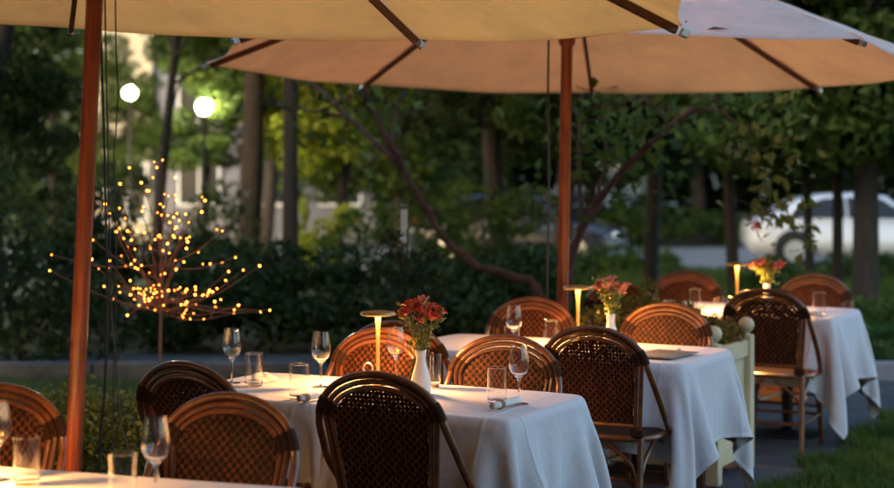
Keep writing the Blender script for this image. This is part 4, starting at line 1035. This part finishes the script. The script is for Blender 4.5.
# ================================================================== HOUSE
hy = 43.0; k = hy / FPX
H = empty('house', (at(230, 200, hy).x, hy, -.46), 0, 'pale house behind the park trees with cream and grey walls', 'house')
hx0, hx1 = at(96, 0, hy).x - H.location.x, at(375, 0, hy).x - H.location.x
xm = at(152, 0, hy).x - H.location.x
b = MB(); b.box(((hx0 + xm) / 2, 2, 3.0), (xm - hx0, 4, 6.2)); b.build('wall', 'wall_cream', H, smooth=False)
b = MB(); b.box(((xm + hx1) / 2, 2.2, 2.4), (hx1 - xm - .004, 4, 5)); b.build('wall', 'wall_grey', H, smooth=False)
b = MB(); w_ = hx1 - hx0; b.add([(hx0 - .3, -.3, 6.1), (hx1 + .3, -.3, 6.1), (hx1 + .3, 4.4, 6.1), (hx0 - .3, 4.4, 6.1), (hx0 + 1, 2, 7.8), (hx1 - 1, 2, 7.8)], [(0, 1, 5, 4), (1, 2, 5), (2, 3, 4, 5), (3, 0, 4), (3, 2, 1, 0)]); b.build('roof', 'roof_tin', H, smooth=False)
for (x, z, yy) in ((hx0 + .8, 1.3, 0), (xm + 1.2, 1.7, .2), (xm + 3.2, 1.7, .2), (xm + 4.9, 1.7, .2), (xm + 1.2, 3.9, .2), (xm + 3.2, 3.9, .2)):
    b = MB(); b.box((x, yy - .02, z), (1.0, .06, 1.4)); wo = b.build('window', 'window_dark', H, smooth=False)
    b = MB()
    for dx, dz, sx, sz in ((-.53, 0, .07, 1.54), (.53, 0, .07, 1.54), (0, .735, .99, .07), (0, -.735, .99, .07), (0, 0, .05, 1.4)): b.box((x + dx, yy - .045, z + dz), (sx, .08, sz))
    b.build('window_frame', 'frame_white', wo, smooth=False)

# unseen house added behind the camera to block low sky light on that side
RB = empty('sky_block_house', (-4.5, -3.9, 0), R(8), 'unseen house added behind the camera to block low sky light', 'house')
b = MB(); b.box((0, -2, 5.0), (19, 5, 10)); b.build('wall', 'wall_brown', RB, smooth=False)
b = MB(); b.box((0, -2, 10.15), (19.8, 5.8, .3)); b.build('roof', 'roof_tin', RB, smooth=False)
for i in range(6):
    for z in (1.7, 5.2):
        x = -7.5 + i * 3; b = MB(); b.box((x, .51, z), (1.2, .06, 1.7)); wo = b.build('window', 'window_dark', RB, smooth=False)
        b = MB()
        for dx, dz, sx, sz in ((-.63, 0, .08, 1.86), (.63, 0, .08, 1.86), (0, .9, 1.17, .08), (0, -.9, 1.17, .08)): b.box((x + dx, .54, z + dz), (sx, .1, sz))
        b.build('window_frame', 'frame_white', wo, smooth=False)
# ================================================================== STREET LAMPS
def street_lamp(px, py, Y, r, label, watts):
    p = at(px, py, Y); gz = ground_z(Y)
    o = empty('street_lamp', (p.x, p.y, gz), 0, label, 'street lamp', 'street lamps in the park'); hz = p.z - gz
    b = MB(); b.lathe([(.07, 0), (.065, .5), (.035, .55), (.028, hz - r * 2.8), (.06, hz - r * 2.5), (.06, hz - r * 2.0)], 10); b.build('post', 'metal_dark', o)
    b = MB(); b.sphere((0, 0, hz), r * 2.1, 12); gb = b.build('globe', 'lamp_shell', o)
    b = MB(); b.sphere((0, 0, hz), r, 10); b.build('bulb', 'street_globe', gb)
    b = MB(); b.lathe([(r * 1.2, hz + r * 1.9), (r * .8, hz + r * 2.3), (.01, hz + r * 2.5)], 12); b.build('cap', 'metal_dark', o)
street_lamp(204, 107, 24, .055, 'brighter street lamp globe beside the broad brown trunk', 0)
street_lamp(130, 93, 31, .06, 'street lamp globe in front of the cream facade', 0)

# ================================================================== CARS
def car(loc, rz, label, paint, L=4.5, W=1.76, Hh=1.48, sedan=True):
    o = empty('parked_car', loc, rz, label, 'car', 'cars parked along the road')
    # stations along x: (x, z_low, z_belt, half width)
    st = [(-2.22, .42, .78, .62), (-2.16, .30, .92, .74), (-1.9, .24, .98, .84), (-1.4, .22, .98, .875), (-.6, .20, .95, .88), (.3, .20, .93, .88), (1.1, .20, .90, .88), (1.6, .22, .84, .86), (2.0, .26, .74, .80), (2.2, .32, .62, .68), (2.26, .40, .52, .58)]
    b = MB(); V = []; n = 12
    for x, zl, zb, hw in st:
        for k in range(n + 1):
            a = k / n; 
            if a < .25: t = a / .25; y = -hw * (.75 + .25 * t); z = zl + (zb - zl) * .25 * t
            elif a < .5: t = (a - .25) / .25; y = -hw * (1 - .10 * t * t); z = zl + (zb - zl) * (.25 + .7 * t)
            else:
                t = (a - .5) / .5; y = -hw * .9 * math.cos(t * math.pi); z = zb - (zb - zl) * .05 + .05 * math.sin(t * math.pi)
                if t > .999: y = hw * .9
            V.append((x, y, z))
        for k in range(1, 6):
            t = k / 6; V.append((x, hw * (.9 + .1 * min(1, t * 2)) if t < .5 else hw * (1 - .25 * (t - .5) * 2), zb - .05 * (zb - zl) - (zb - zl) * .95 * t))
    m_ = n + 6
    F = [(i * m_ + k, (i + 1) * m_ + k, (i + 1) * m_ + (k + 1) % m_, i * m_ + (k + 1) % m_) for i in range(len(st) - 1) for k in range(m_)]
    F += [tuple(range(m_)), tuple((len(st) - 1) * m_ + k for k in range(m_ - 1, -1, -1))]
    b.add(V, F); body = b.build('body', paint, o, sharp=60)
    # cabin
    gl = [(-1.95, .96, .0, .70), (-1.35, 1.32, .0, .62), (-.75, Hh - .03, 0, .60), (.0, Hh, 0, .61), (.55, Hh - .06, 0, .60), (1.25, .93, 0, .70)]
    V = []; ns = 10
    for x, zt, _, hw in gl:
        zb = .90
        for k in range(ns + 1):
            t = k / ns; a = t * math.pi; y = -math.cos(a); ylow = .82; 
            s = math.sin(a) ** .35; yy = (-1 if t < .5 else 1) * (ylow + (hw - ylow) * min(1, s)) * (abs(math.cos(a)) ** .3); V.append((x, yy, zb + (zt - zb) * s))
    b = MB(); b.add(V, [(i * (ns + 1) + k, (i + 1) * (ns + 1) + k, (i + 1) * (ns + 1) + k + 1, i * (ns + 1) + k + 1) for i in range(len(gl) - 1) for k in range(ns)]); b.build('cabin', paint, o, sharp=60)
    for sy in (-1, 1):                                              # side windows as dark glass panes set proud of the cabin
        for poly in ([(-1.42, .985), (-.32, .985), (-.32, 1.385), (-.72, 1.37), (-1.2, 1.2)], [(-.26, .985), (.98, .985), (.42, 1.36), (.1, 1.385), (-.26, 1.39)]):
            b = MB(); V = []
            for x, z in poly: V.append((x, sy * (.845 - (z - .93) * .40), z))
            V += [(x, y - sy * .06, z) for x, y, z in V]; m2 = len(poly)
            b.add(V, [tuple(range(m2)), tuple(range(2 * m2 - 1, m2 - 1, -1))] + [(i, m2 + i, m2 + (i + 1) % m2, (i + 1) % m2) for i in range(m2)]); b.build('side_window', 'car_glass', o, smooth=False)
        b = MB(); b.sphere((.95, sy * .98, 1.0), .1, 8, (.7, 1, .75)); b.build('mirror', paint, o)
        b = MB(); b.sphere((-2.06, sy * .70, .82), .16, 8, (.55, .6, .7)); b.build('tail_light', 'tail_red', o)
        b = MB(); b.sphere((-2.10, sy * .70, .70), .09, 8, (.6, .8, .7)); b.build('reversing_light', 'clear_lens', o)
        b = MB(); b.sphere((2.08, sy * .62, .62), .14, 8, (.7, .9, .5)); b.build('headlight', 'clear_lens', o)
    for xs_, name, z0, z1, x1 in ((.62, 'windscreen', 1.38, .98, 1.20), (-1.30, 'rear_window', 1.30, 1.0, -1.86)):
        b = MB(); V = [(xs_, -.55, z0 + .03), (xs_, .55, z0 + .03), (x1, .68, z1 + .02), (x1, -.68, z1 + .02)]; V += [(x, y, z - .03) for x, y, z in V]
        b.add(V, [(0, 1, 2, 3), (7, 6, 5, 4), (0, 4, 5, 1), (1, 5, 6, 2), (2, 6, 7, 3), (3, 7, 4, 0)]); b.build(name, 'car_glass', o, smooth=False)
    for x in (-1.33, 1.33):
        for sy in (-1, 1):
            M = Euler((R(90), 0, 0)).to_matrix()
            b = MB(); b.lathe([(.40, -.02), (.40, .02), (.37, .03), (.01, .03)], 24, (x, sy * .868, .36), M, True); b.build('wheel_arch', 'tyre', o)
            b = MB(); b.lathe([(.22, -.1), (.30, -.1), (.32, -.07), (.32, .07), (.30, .1), (.22, .1)], 24, (x, sy * .83, .32), M, False); wh = b.build('wheel', 'tyre', o)
            b = MB(); b.lathe([(.225, -.08), (.225, .07), (.19, .075)], 20, (x, sy * .83, .32), M, True)
            for q in range(9): a = q * 2 * math.pi / 9; b.box((x + .13 * math.cos(a), sy * .94, .32 + .13 * math.sin(a)), (.17, .02, .035), Euler((0, -a, 0)).to_matrix())
            b.build('rim', 'alloy', wh, smooth=False)
    return o
cw = at(744, 262, 33.6); car((cw.x + 2.24, 33.6, -.456), R(-3), 'white car parked behind the stout trunk and slender stems', 'car_white')
cd = at(624, 258, 34.5); car((cd.x - 2.2, 34.5, -.456), R(-12), 'dark car parked behind the arching red brown stem', 'car_dark')
